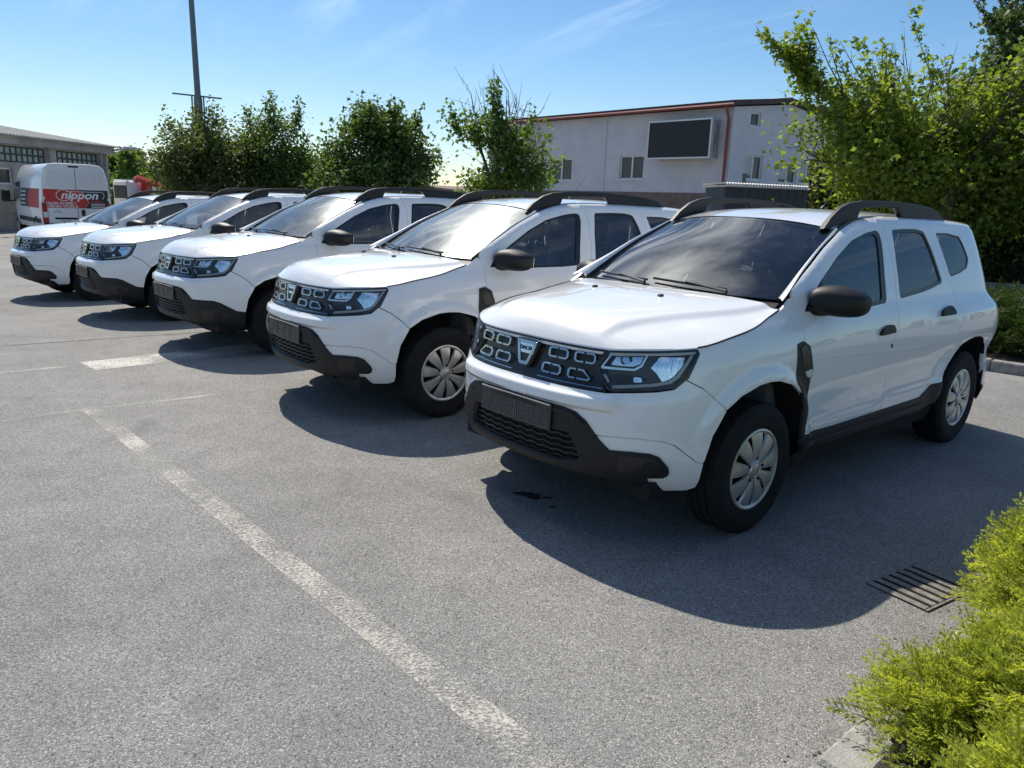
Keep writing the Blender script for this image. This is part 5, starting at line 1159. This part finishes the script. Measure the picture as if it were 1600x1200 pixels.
vm_ = MB(); vm_.box((4.25, .16, 1.18), (4.40, .42, 1.62), .05).tube([(4.3, -.03, 1.25), (4.32, .2, 1.22)], .04, 6).build('wing_mirror', M_PLAST, van, smooth=True)

# ------------------------------------------------------------------ crane truck behind
truck = empty('crane_truck'); tag(truck, 'white cab truck with red loading crane seen past the van', 'truck')
tp = at(176, 312, 39.0); truck.location = (tp[0], tp[1], float(gz(tp[0], tp[1]))); truck.rotation_euler = (0, 0, math.radians(-12))
MB().box((0, 0, .75), (.95, 2.2, 2.25), .12).build('cab', M_VAN, truck, smooth=True)
MB().box((.12, -.012, 1.35), (.86, .02, 1.98), .03).build('cab_window', M_PANE, truck)
MB().box((.0, .1, .45), (6.5, 2.1, .75), .04).build('chassis', M_UNDER, truck)
MB().box((1.35, .1, .75), (6.5, 2.1, 1.15), .03).build('load_bed', M_VDK, truck)
MB().box((1.05, .8, .75), (1.35, 1.3, 2.2), .04).build('crane_column', M_VRED, truck)
MB().tube([(1.15, .3, 2.25), (1.5, .1, 2.32), (2.9, -.1, 2.0), (4.4, -.2, 1.65)], [.15, .19, .15, .12], 6).build('crane_arm', M_VRED, truck)
for xx in (.55, 4.6, 5.6): MB().lathe([(0, -.1), (.2, -.12), (.45, -.12), (.48, 0), (.45, .12), (0, .12)], 24, M=Matrix.Translation((xx, .15, .48))).build('wheel', M_RUB, truck, smooth=True)
# ------------------------------------------------------------------ vegetation
def leaf_mat(name, c0, c1, trans=.45, rough=.5, attr=None):
    m = bpy.data.materials.new(name); m.use_nodes = True; nt = m.node_tree; nt.nodes.clear(); out = nt.nodes.new('ShaderNodeOutputMaterial')
    g = nt.nodes.new('ShaderNodeNewGeometry'); mx = nt.nodes.new('ShaderNodeMix'); mx.data_type = 'RGBA'
    mx.inputs['A'].default_value = (*c0, 1); mx.inputs['B'].default_value = (*c1, 1)
    if attr:
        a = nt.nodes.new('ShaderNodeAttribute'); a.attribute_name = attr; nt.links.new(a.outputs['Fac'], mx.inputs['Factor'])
    else: nt.links.new(g.outputs['Random Per Island'], mx.inputs['Factor'])
    pb = nt.nodes.new('ShaderNodeBsdfPrincipled'); pb.inputs['Roughness'].default_value = rough; pb.inputs['Specular IOR Level'].default_value = .35; nt.links.new(mx.outputs['Result'], pb.inputs['Base Color'])
    tr = nt.nodes.new('ShaderNodeBsdfTranslucent')
    sc = nt.nodes.new('ShaderNodeMix'); sc.data_type = 'RGBA'; sc.blend_type = 'MULTIPLY'; sc.inputs['Factor'].default_value = 1; nt.links.new(mx.outputs['Result'], sc.inputs['A']); sc.inputs['B'].default_value = (1.0, 1.0, .45, 1)
    nt.links.new(sc.outputs['Result'], tr.inputs[0])
    ms = nt.nodes.new('ShaderNodeMixShader'); ms.inputs[0].default_value = trans; nt.links.new(pb.outputs[0], ms.inputs[1]); nt.links.new(tr.outputs[0], ms.inputs[2]); nt.links.new(ms.outputs[0], out.inputs[0])
    return m
def rot_batch(n, rng, tilt=None):
    """random orthonormal frames (n,3,3): columns = leaf length, width, normal; normals lean upwards by tilt"""
    nrm = rng.normal(size=(n, 3)); nrm /= np.linalg.norm(nrm, axis=1)[:, None]; nrm[:, 2] = np.abs(nrm[:, 2])
    if tilt: nrm[:, 2] += tilt; nrm /= np.linalg.norm(nrm, axis=1)[:, None]
    d = rng.normal(size=(n, 3)); d[:, 2] -= .35; d -= nrm * np.einsum('ij,ij->i', d, nrm)[:, None]; d /= np.linalg.norm(d, axis=1)[:, None]
    w = np.cross(nrm, d); return np.stack([d, w, nrm], 2)
LEAF_S = (np.array([(0, 0, 0), (.45, .30, .06), (1, 0, -.04), (.45, -.30, .06)]), [(0, 1, 2), (0, 2, 3)])
LEAF_M = (np.array([(0, 0, 0), (.12, .30, .03), (.42, .52, .05), (.48, .22, .03), (1.0, 0, -.06), (.48, -.22, .03), (.42, -.52, .05), (.12, -.30, .03)]), [(0, 1, 3), (1, 2, 3), (0, 3, 4), (0, 4, 5), (5, 6, 7), (0, 5, 7)])
def scatter_mesh(name, tmpl, pos, frames, scale, material, parent, attr=None):
    T, F = tmpl; n = len(pos); m = len(T)
    V = np.einsum('nij,mj->nmi', frames, T) * scale[:, None, None] + pos[:, None, :]
    Fa = np.array(F); faces = (Fa[None] + (np.arange(n) * m)[:, None, None]).reshape(-1, 3)
    me = bpy.data.meshes.new(name); me.vertices.add(n * m); me.vertices.foreach_set('co', V.reshape(-1).astype(np.float32))
    me.loops.add(faces.size); me.loops.foreach_set('vertex_index', faces.reshape(-1).astype(np.int32))
    me.polygons.add(len(faces)); me.polygons.foreach_set('loop_start', (np.arange(len(faces)) * 3).astype(np.int32)); me.update(calc_edges=True)
    if attr is not None:
        a = me.attributes.new('tip', 'FLOAT', 'POINT'); a.data.foreach_set('value', attr.reshape(-1).astype(np.float32))
    me.materials.append(material); o = bpy.data.objects.new(name, me); COL.objects.link(o)
    if parent is not None: o.parent = parent
    return o
M_BARK = mat('grey_brown_bark', (.11, .09, .07), rough=.95, var=.35, vs=12, bump=.5, bs=40)
def make_tree(name, label, base, blobs, ncl, lpc, ls, material, seed, tmpl=LEAF_S, cr=.33, trunk_r=.13, fork=.35, shoots=0, shoot_len=.8, bare=0, group=None, shell=.45, cat='tree'):
    rng = np.random.default_rng(seed); x0, y0 = base; z0 = float(gz(x0, y0)); t = empty(name, (x0, y0, z0)); tag(t, label, cat, group)
    B = np.array(blobs, float); vol = B[:, 3] * B[:, 4] * B[:, 5]; pk = rng.choice(len(B), ncl, p=vol / vol.sum())
    d = rng.normal(size=(ncl, 3)); d /= np.linalg.norm(d, axis=1)[:, None]; r = (shell + (1 - shell) * rng.random(ncl)) ** .7 * (.82 + .30 * rng.random(ncl))
    C = B[pk, :3] + d * r[:, None] * B[pk, 3:6]; C = C[C[:, 2] > .25]
    ctr = (B[:, :3] * vol[:, None]).sum(0) / vol.sum(); top = (B[:, 2] + B[:, 5]).max()
    wood = MB(); fk = np.array([0, 0, top * fork]); wood.tube([(0, 0, -.1), (trunk_r * .3, 0, top * fork * .5), tuple(fk)], [trunk_r * 1.25, trunk_r, trunk_r * .8], 8)
    main = []; nm = max(5, len(B) * 2)
    for i in range(nm):
        b = B[i % len(B)]; e = b[:3] + rng.normal(size=3) * b[3:6] * .45; e[2] = max(e[2], fk[2] * .9)
        mid = fk * .5 + e * .5 + rng.normal(size=3) * .18 + np.array([0, 0, .2]); wood.tube([tuple(fk), tuple(mid), tuple(e)], [trunk_r * .55, trunk_r * .35, trunk_r * .14], 6)
        main += [fk * (1 - q) ** 2 + 2 * mid * q * (1 - q) + e * q * q for q in (.35, .5, .65, .8, .95)]
    main = np.array(main)
    for c in C[:: max(1, len(C) // 220)]:
        k = np.argmin(np.linalg.norm(main - c, axis=1)); a = main[k]; mid = (a + c) / 2 + rng.normal(size=3) * .06; wood.tube([tuple(a), tuple(mid), tuple(c)], [.022, .014, .006], 4, cap=False)
    P = []; 
    cnt = rng.poisson(lpc * (.5 + rng.random(len(C))), len(C))
    for c, n in zip(C, cnt): P.append(c + rng.normal(size=(n, 3)) * np.array([1, 1, .75]) * cr * .55)
    # long shoots standing out of the crown
    for i in range(shoots):
        c = C[np.argmax(C @ (d0 := np.array([rng.normal() * .8, rng.normal() * .8, 1.0])) + rng.random(len(C)) * .5)] if rng.random() < .6 else C[rng.integers(len(C))]
        out = c - ctr; out /= np.linalg.norm(out) + 1e-6; out = out * .7 + np.array([0, 0, .75]) + rng.normal(size=3) * .22; out /= np.linalg.norm(out); L = shoot_len * (.5 + rng.random())
        q = np.linspace(0, 1, 6)[:, None]; pts = c + out * q * L + np.array([0, 0, -.12]) * (q ** 2) * L; wood.tube([tuple(p) for p in pts], [.011, .010, .008, .007, .005, .003], 4, cap=False)
        n = int(L * 60); u = rng.random(n)[:, None]; P.append(c + out * u * L + rng.normal(size=(n, 3)) * .075)
    for i in range(bare):
        c = main[rng.integers(len(main))]; out = (c - ctr) * .4 + np.array([rng.normal() * .5, rng.normal() * .5, 1.0 + rng.random()]); out /= np.linalg.norm(out); L = shoot_len * (.9 + rng.random())
        p1 = c + out * L * .5 + rng.normal(size=3) * .08; p2 = c + out * L + rng.normal(size=3) * .15; wood.tube([tuple(c), tuple(p1), tuple(p2)], [.02, .012, .005], 4, cap=False)
        for s in range(4):
            q = c + (p2 - c) * (.4 + .15 * s); e = q + (out + rng.normal(size=3) * .7) * .28; wood.tube([tuple(q), tuple(e)], [.007, .003], 3, cap=False)
    wood.build('trunk', M_BARK, t, smooth=True)
    P = np.concatenate(P); n = len(P); sc = ls * (.65 + .6 * rng.random(n))
    scatter_mesh('crown', tmpl, P, rot_batch(n, rng, .25), sc, material, t)
    return t
M_LF_DARK = leaf_mat('dark_green_leaves', (.060, .110, .036), (.165, .250, .070), .52)
M_LF_BRN = leaf_mat('bronze_green_leaves', (.055, .090, .030), (.165, .205, .066), .50)
M_LF_MID = leaf_mat('mid_green_leaves', (.075, .140, .034), (.190, .290, .065), .55)
M_LF_LITE = leaf_mat('fresh_green_leaves', (.120, .200, .034), (.350, .430, .085), .60)
M_LF_BLUE = leaf_mat('grey_green_leaves', (.070, .115, .050), (.170, .235, .110), .50)
M_LF_IVY = leaf_mat('ivy_leaves', (.030, .055, .016), (.130, .150, .050), .38)
def tpos(u, depth): p = at(u, 320, depth); return (p[0], p[1])
def zat(u, v, depth): return float(at(u, v, depth)[2])
# distances in metres along the view; crown lobes relative to the foot of each trunk
def lobes(base, depth, rows):
    """rows of (u, v, half-width px, half-height px): lobes surveyed at that depth"""
    out = []; z0 = float(gz(*base)); k = depth / 1191.9
    for i, (u, v, a, b) in enumerate(rows):
        p = at(u, v, depth); out.append((p[0] - base[0], (i % 3 - 1) * .35 * a * k, p[2] - z0, a * k, a * k * .95, b * k))
    return out
b = tpos(328, 25); make_tree('tree', 'rounded bronze green tree standing in front of the tall post', b, lobes(b, 25, [(330, 262, 68, 62), (288, 282, 40, 40), (372, 275, 50, 48), (322, 222, 42, 34)]), 170, 125, .12, M_LF_BRN, 21, cr=.50, trunk_r=.14, shoots=14, shoot_len=.6, shell=.35)
b = tpos(438, 26); make_tree('tree', 'dark green tree between the bronze tree and the pointed tree', b, lobes(b, 26, [(430, 240, 52, 52), (470, 280, 40, 38), (400, 215, 30, 34), (452, 275, 60, 40)]), 130, 125, .12, M_LF_DARK, 22, cr=.50, shoots=26, shoot_len=.7, shell=.35)
b = tpos(590, 24); make_tree('tree', 'dark green pointed tree in the middle of the skyline', b, lobes(b, 24, [(592, 205, 46, 42), (555, 250, 46, 40), (628, 245, 44, 42), (585, 285, 76, 32), (642, 285, 30, 24)]), 140, 125, .125, M_LF_DARK, 23, tmpl=LEAF_M, cr=.50, shoots=24, shoot_len=.5, shell=.3)
b = tpos(785, 20); make_tree('tree', 'sparse light green tree with bare twigs before the left end of the grey building', b, lobes(b, 20, [(805, 235, 38, 28), (830, 268, 36, 24), (775, 288, 50, 22), (765, 205, 30, 24), (740, 215, 22, 26), (795, 188, 22, 18)]), 62, 70, .115, M_LF_MID, 24, cr=.42, tmpl=LEAF_M, shoots=20, shoot_len=.8, bare=60, shell=.3, trunk_r=.10)
b = tpos(1478, 17.6); make_tree('tree', 'big fresh green maple spreading over the right side', b,
    lobes(b, 17.6, [(1350, 215, 85, 70), (1310, 180, 55, 55), (1440, 215, 105, 85), (1560, 220, 105, 105), (1400, 285, 110, 55), (1530, 310, 120, 70), (1270, 245, 36, 24), (1640, 260, 90, 120)]), 230, 125, .125, M_LF_LITE, 25, tmpl=LEAF_M, cr=.54, trunk_r=.18, shoots=120, shoot_len=1.2, bare=110, shell=.22, fork=.45)
b = tpos(1580, 21); make_tree('tree', 'tall grey green tree behind the maple at the upper right corner', b, lobes(b, 21, [(1590, 80, 60, 80), (1560, 150, 70, 70), (1640, 120, 70, 120), (1575, 20, 40, 40)]), 230, 40, .15, M_LF_BLUE, 26, tmpl=LEAF_M, shoots=40, shoot_len=1.2, bare=20, shell=.25, trunk_r=.15)
# ivy hedge behind the low bed
def leaf_wall(name, label, p0, p1, depth, h, n, ls, material, seed, cat):
    rng = np.random.default_rng(seed); p0 = np.array(p0, float); p1 = np.array(p1, float); t = (p1 - p0); L = np.linalg.norm(t); t /= L; nrm = np.array([t[1], -t[0]])
    if nrm.dot(-p0) < 0: nrm = -nrm
    o = empty(name, (p0[0], p0[1], float(gz(*p0)))); tag(o, label, cat)
    s = rng.random(n) * L; z = rng.random(n) ** .85 * h; lump = .35 * np.sin(s * 1.7 + z * 1.3) + .25 * np.sin(s * 3.9 - z * 2.7 + 1) + .15 * np.sin(s * 8 + z * 6)
    hh = h * (.86 + .10 * np.sin(s * 1.1) + .06 * np.sin(s * 2.9)); z = z / h * hh
    dd = np.abs(rng.normal(size=n)) * -.30 + lump * .5 + depth * .1 - .55 * np.clip(z / hh - .8, 0, 1); topm = rng.random(n) < .25
    dd = np.where(topm, -rng.random(n) * depth, dd); z = np.where(topm, hh + rng.normal(size=n) * .12 + lump * .3, z)
    P = np.stack([t[0] * s + nrm[0] * dd, t[1] * s + nrm[1] * dd, z], 1)
    fr = rot_batch(n, rng, .1); scatter_mesh('foliage', LEAF_S, P, fr, ls * (.6 + .7 * rng.random(n)), material, o)
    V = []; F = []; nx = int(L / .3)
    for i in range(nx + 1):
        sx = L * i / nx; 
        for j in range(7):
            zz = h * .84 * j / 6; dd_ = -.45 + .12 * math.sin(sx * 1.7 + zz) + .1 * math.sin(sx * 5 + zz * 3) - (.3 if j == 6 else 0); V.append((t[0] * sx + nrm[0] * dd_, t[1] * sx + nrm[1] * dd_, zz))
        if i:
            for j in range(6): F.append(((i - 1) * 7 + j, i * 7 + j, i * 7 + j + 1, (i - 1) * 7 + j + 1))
    mesh_obj('light_block_core', V, F, mat(name + '_inner', (.018, .022, .012), rough=1, var=.5, vs=9, bump=.8, bs=12), o); return o  # solid dark core, added inside the hedge to block light
h0 = K3 - np.array([.97, -.24]) * 5.2 + np.array([.35, .5]); h1 = K3 + np.array([.97, -.24]) * 6 + np.array([.35, .5])
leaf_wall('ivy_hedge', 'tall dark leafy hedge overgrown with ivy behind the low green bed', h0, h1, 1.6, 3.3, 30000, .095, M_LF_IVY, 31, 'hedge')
# far wood at the left
far = scatter = None
rng = np.random.default_rng(40); fw_ = []; fs = []
for k in range(46):
    u = rng.uniform(150, 330); dpt = rng.uniform(75, 120); pb = at(u, 300, dpt); hgt = (318 - (232 + 40 * abs(math.sin(u * .045)) * .6 + rng.uniform(-6, 22) + max(0, (u - 200)) * .12)) / 1191.9 * dpt + .3
    hgt = max(2.5, hgt); n = 900; th = rng.random(n) * 2 * np.pi; hh = rng.random(n) ** .8; rad = (1.9 * (1 - hh) + .5) * np.sqrt(rng.random(n))
    fw_.append(np.stack([pb[0] + rad * np.cos(th), pb[1] + rad * np.sin(th), -.2 + hh * hgt], 1))
fw_ = np.concatenate(fw_); fo_ = scatter_mesh('distant_wood', LEAF_S, fw_, rot_batch(len(fw_), rng, .3), .55 * (.6 + .6 * rng.random(len(fw_))), M_LF_MID, None); tag(fo_, 'distant green wood seen between the van and the trees', kind='stuff')
# treeline all round so that the open lot has an edge, also behind the camera
fw_ = []
for k in range(230):
    a = rng.uniform(0, 2 * np.pi); rr = rng.uniform(130, 190); pb = np.array([rr * math.sin(a), rr * math.cos(a)])
    hgt = rng.uniform(2.6, 4.2) if abs((a + np.pi) % (2 * np.pi) - np.pi) < .75 else rng.uniform(4, 9); n = 260; th = rng.random(n) * 2 * np.pi; hh = rng.random(n) ** .8; rad = (5 * (1 - hh * .7) + .5) * np.sqrt(rng.random(n))
    fw_.append(np.stack([pb[0] + rad * np.cos(th), pb[1] + rad * np.sin(th), -.3 + hh * hgt], 1))
fw_ = np.concatenate(fw_); fo_ = scatter_mesh('distant_treeline', LEAF_S, fw_, rot_batch(len(fw_), rng, .3), 1.3 * (.6 + .6 * rng.random(len(fw_))), M_LF_MID, None); tag(fo_, 'far off line of trees along the horizon', kind='stuff')

# ------------------------------------------------------------------ junipers: every spray is a curved twig with scale-leaf branchlets
def spray_template(seed, nb=13):
    rng = np.random.default_rng(seed); V = []; F = []; tip = []
    def blade(p, d, L, w, t0, t1):
        d = d / np.linalg.norm(d); s = np.cross(d, [0, 0, 1.0]); s = s / (np.linalg.norm(s) + 1e-9); s = s * math.cos(a_ := rng.uniform(-.9, .9)) + np.cross(d, s) * math.sin(a_); b = len(V)
        V.extend([p - s * w * .35, p + d * L * .45 - s * w, p + d * L, p + d * L * .45 + s * w]); tip.extend([t0, (t0 + t1) / 2, t1, (t0 + t1) / 2]); F.extend([(b, b + 1, b + 3), (b + 1, b + 2, b + 3)])
    ax = lambda q: np.array([q, 0, -.30 * q * q + .18 * q]); 
    for i in range(nb):
        q = .10 + .86 * i / (nb - 1); p = ax(q); side = 1 if i % 2 else -1; ln = .34 * (1 - q * .62) + .05
        d = np.array([.75, side * .75, .25 * rng.normal() + .1])
        dn = d / np.linalg.norm(d)
        blade(p, d, ln * .75, .026, .15 + .4 * q, .55 + .35 * q)
        for k in range(3):
            pp = p + dn * ln * (.3 + .24 * k); sd = 1 if k % 2 else -1
            blade(pp, dn + np.array([.35, .1, 0]) + np.array([sd * .5 * -dn[1], sd * .5 * dn[0], .35 * rng.normal()]), ln * (.62 - .12 * k), .026, .3 + .4 * q, .75 + .25 * q)
    blade(ax(0), ax(.55) - ax(0), .6, .014, 0, .3); blade(ax(.5), ax(1) - ax(.5), .55, .013, .4, 1)
    return np.array(V), F, np.array(tip)
def juniper(name, label, base, lumps, n, size, c_in, c_tip, seed, group=None, trans=.35):
    """lumps: (dx,dy,rx,ry,h) domes; sprays grow from their surface, out- and upwards"""
    rng = np.random.default_rng(seed); z0 = float(gz(*base)) + .05; o = empty(name, (base[0], base[1], z0)); tag(o, label, 'shrub', group)
    Lm = np.array(lumps, float); ar = Lm[:, 2] * Lm[:, 3]; k = rng.choice(len(Lm), n, p=ar / ar.sum())
    th = rng.random(n) * 2 * np.pi; r = np.sqrt(rng.random(n)); el = np.sqrt(np.clip(1 - r ** 2, 0, 1)); deep = .72 + .28 * rng.random(n) ** .5
    P = np.stack([Lm[k, 0] + Lm[k, 2] * r * np.cos(th) * deep, Lm[k, 1] + Lm[k, 3] * r * np.sin(th) * deep, Lm[k, 4] * el * deep + .02], 1)
    out = np.stack([np.cos(th) * (r + .15), np.sin(th) * (r + .15), .42 * el + .22], 1) + rng.normal(size=(n, 3)) * .42; out /= np.linalg.norm(out, axis=1)[:, None]
    upv = np.array([0, 0, 1.0]) + rng.normal(size=(n, 3)) * .55; w = np.cross(upv, out); w /= np.linalg.norm(w, axis=1)[:, None]; nr = np.cross(out, w); fr = np.stack([out, w, nr], 2)
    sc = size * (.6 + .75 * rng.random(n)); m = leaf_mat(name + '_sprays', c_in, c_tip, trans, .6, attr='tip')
    parts = np.array_split(np.arange(n), 3); VV = []; FF = []; AA = []; b = 0
    for q, idx in enumerate(parts):
        T, F, tp_ = spray_template(seed * 10 + q); V = (np.einsum('nij,mj->nmi', fr[idx], T) * sc[idx][:, None, None] + P[idx][:, None, :]).reshape(-1, 3)
        Fa = (np.array(F)[None] + (np.arange(len(idx)) * len(T))[:, None, None]).reshape(-1, 3) + b; b += len(V); VV.append(V); FF.append(Fa)
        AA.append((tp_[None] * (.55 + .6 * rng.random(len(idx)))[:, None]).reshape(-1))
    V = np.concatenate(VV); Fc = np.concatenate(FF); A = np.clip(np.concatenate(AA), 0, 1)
    me = bpy.data.meshes.new('foliage'); me.vertices.add(len(V)); me.vertices.foreach_set('co', V.reshape(-1).astype(np.float32)); me.loops.add(Fc.size); me.loops.foreach_set('vertex_index', Fc.reshape(-1).astype(np.int32))
    me.polygons.add(len(Fc)); me.polygons.foreach_set('loop_start', (np.arange(len(Fc)) * 3).astype(np.int32)); me.update(calc_edges=True)
    a = me.attributes.new('tip', 'FLOAT', 'POINT'); a.data.foreach_set('value', A.astype(np.float32)); me.materials.append(m)
    f = bpy.data.objects.new('foliage', me); COL.objects.link(f); f.parent = o
    mb = MB()
    for (dx, dy, rx, ry, h) in lumps:
        for q in range(9):
            a1 = rng.random() * 2 * np.pi; rr = .45 + .4 * rng.random(); e = (dx + rx * rr * math.cos(a1), dy + ry * rr * math.sin(a1), h * .55 * rng.random() + .06)
            mb.tube([(dx, dy, -.04), ((dx + e[0]) / 2, (dy + e[1]) / 2, e[2] * .8), e], [.014, .010, .005], 5, cap=False)
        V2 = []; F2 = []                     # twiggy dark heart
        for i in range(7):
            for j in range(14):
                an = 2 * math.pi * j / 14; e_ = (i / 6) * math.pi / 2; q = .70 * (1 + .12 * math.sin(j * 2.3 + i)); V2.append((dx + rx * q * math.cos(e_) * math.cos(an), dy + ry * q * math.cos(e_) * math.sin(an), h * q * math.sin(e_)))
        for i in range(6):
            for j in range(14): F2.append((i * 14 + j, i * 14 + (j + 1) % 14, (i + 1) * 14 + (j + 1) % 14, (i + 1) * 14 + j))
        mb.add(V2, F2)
    mb.build('stem', M_JUNW, o); return o
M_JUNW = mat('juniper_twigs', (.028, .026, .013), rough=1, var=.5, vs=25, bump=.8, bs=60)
def bed(s, d): p = np.array([.94, 1.955]) + D1 * s + D2 * d; return (p[0], p[1])
def lump_bed(s, d, rs, rd, h):
    """lump centred at bed coordinates relative to the shrub, as world offsets"""
    v = D1 * s + D2 * d; return (v[0], v[1], (rs + rd) / 2, (rs + rd) / 2, h)
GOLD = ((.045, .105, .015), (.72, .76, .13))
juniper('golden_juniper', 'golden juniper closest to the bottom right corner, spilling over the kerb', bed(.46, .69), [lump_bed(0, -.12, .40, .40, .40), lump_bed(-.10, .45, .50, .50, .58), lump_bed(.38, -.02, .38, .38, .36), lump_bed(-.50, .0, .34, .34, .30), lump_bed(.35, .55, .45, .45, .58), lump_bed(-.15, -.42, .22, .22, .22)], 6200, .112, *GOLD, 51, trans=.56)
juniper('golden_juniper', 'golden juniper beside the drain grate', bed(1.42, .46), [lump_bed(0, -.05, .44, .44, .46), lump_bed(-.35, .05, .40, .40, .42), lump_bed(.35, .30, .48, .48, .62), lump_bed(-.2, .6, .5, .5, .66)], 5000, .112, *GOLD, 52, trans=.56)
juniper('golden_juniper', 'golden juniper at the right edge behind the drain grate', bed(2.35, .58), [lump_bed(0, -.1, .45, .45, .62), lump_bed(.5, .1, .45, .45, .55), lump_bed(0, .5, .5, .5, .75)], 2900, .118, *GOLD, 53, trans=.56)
DKJ = ((.018, .040, .010), (.085, .135, .030))
for i in (1, 2):
    p = K2 + E2 * (-1.6 + 1.25 * i) + E3 * 1.15
    lab = [None, 'dark low juniper showing right behind the rear bumper of the nearest SUV', 'dark low juniper cut off by the right edge, in the far bed'][i]
    juniper('low_juniper', lab, tuple(p), [(0, 0, .80, .80, .50), (.35, .55, .8, .8, .55), (-.4, .5, .7, .7, .5), (.4, -.5, .60, .60, .40), (.9, 1.0, .8, .8, .55)], 1700, .20, *DKJ, 60 + i, group='dark low junipers in the far bed')

# dry leaves and grit blown against the kerb
rng = np.random.default_rng(77); n = 260; sN = rng.random(n) * 6 - 1.5; dN = -np.abs(rng.normal(size=n)) * .07 - .005; q = np.array([.94, 1.955]) + D1 * sN[:, None] + D2 * dN[:, None]
P = np.column_stack([q, gz(q[:, 0], q[:, 1]) + .003]); n = len(P)
fl_ = scatter_mesh('fallen_leaves', LEAF_S, P, rot_batch(n, rng, 6.0), .008 + .012 * rng.random(n) ** 2, leaf_mat('dry_leaves', (.10, .07, .035), (.26, .20, .11), .2), None); tag(fl_, 'dry leaf litter and grit on the asphalt along the kerb', kind='stuff')
# ------------------------------------------------------------------ the five SUVs
POSE = [(.6697, 4.3147, -138.876, .0129), (-1.0528, 6.1877, -140.173, .0329), (-2.8825, 8.1901, -136.378, .0443), (-4.7981, 10.1599, -137.368, -.0002), (-6.9482, 12.1775, -133.257, -.0880)]
LAB = ['white SUV nearest the camera with clear dark windscreen, beside the golden junipers', 'white SUV second from the junipers, sun glaring on its dusty windscreen',
       'middle white SUV of the row with black lower bumper corners', 'white SUV with black lower bumper corners, next to the last one', 'white SUV at the far end of the row in front of the van']
clean = build_suv(False, M_SCREEN); dark = build_suv(True, M_SCREEND)
suvs = [clean, copy_tree(clean), dark, copy_tree(dark), copy_tree(clean)]
for o, (x, y, a, z), lab in zip(suvs, POSE, LAB):
    o.location = (x, y, z); o.rotation_euler = (0, 0, math.radians(a)); tag(o, lab, 'car', 'white SUVs parked in a row')
for o in (suvs[1], suvs[4]):                                   # their windscreens are dusty
    for ch in o.children:
        if ch.name.startswith('windscreen.') or ch.name == 'windscreen':
            ch.material_slots[0].link = 'OBJECT'; ch.material_slots[0].material = M_SCREEND
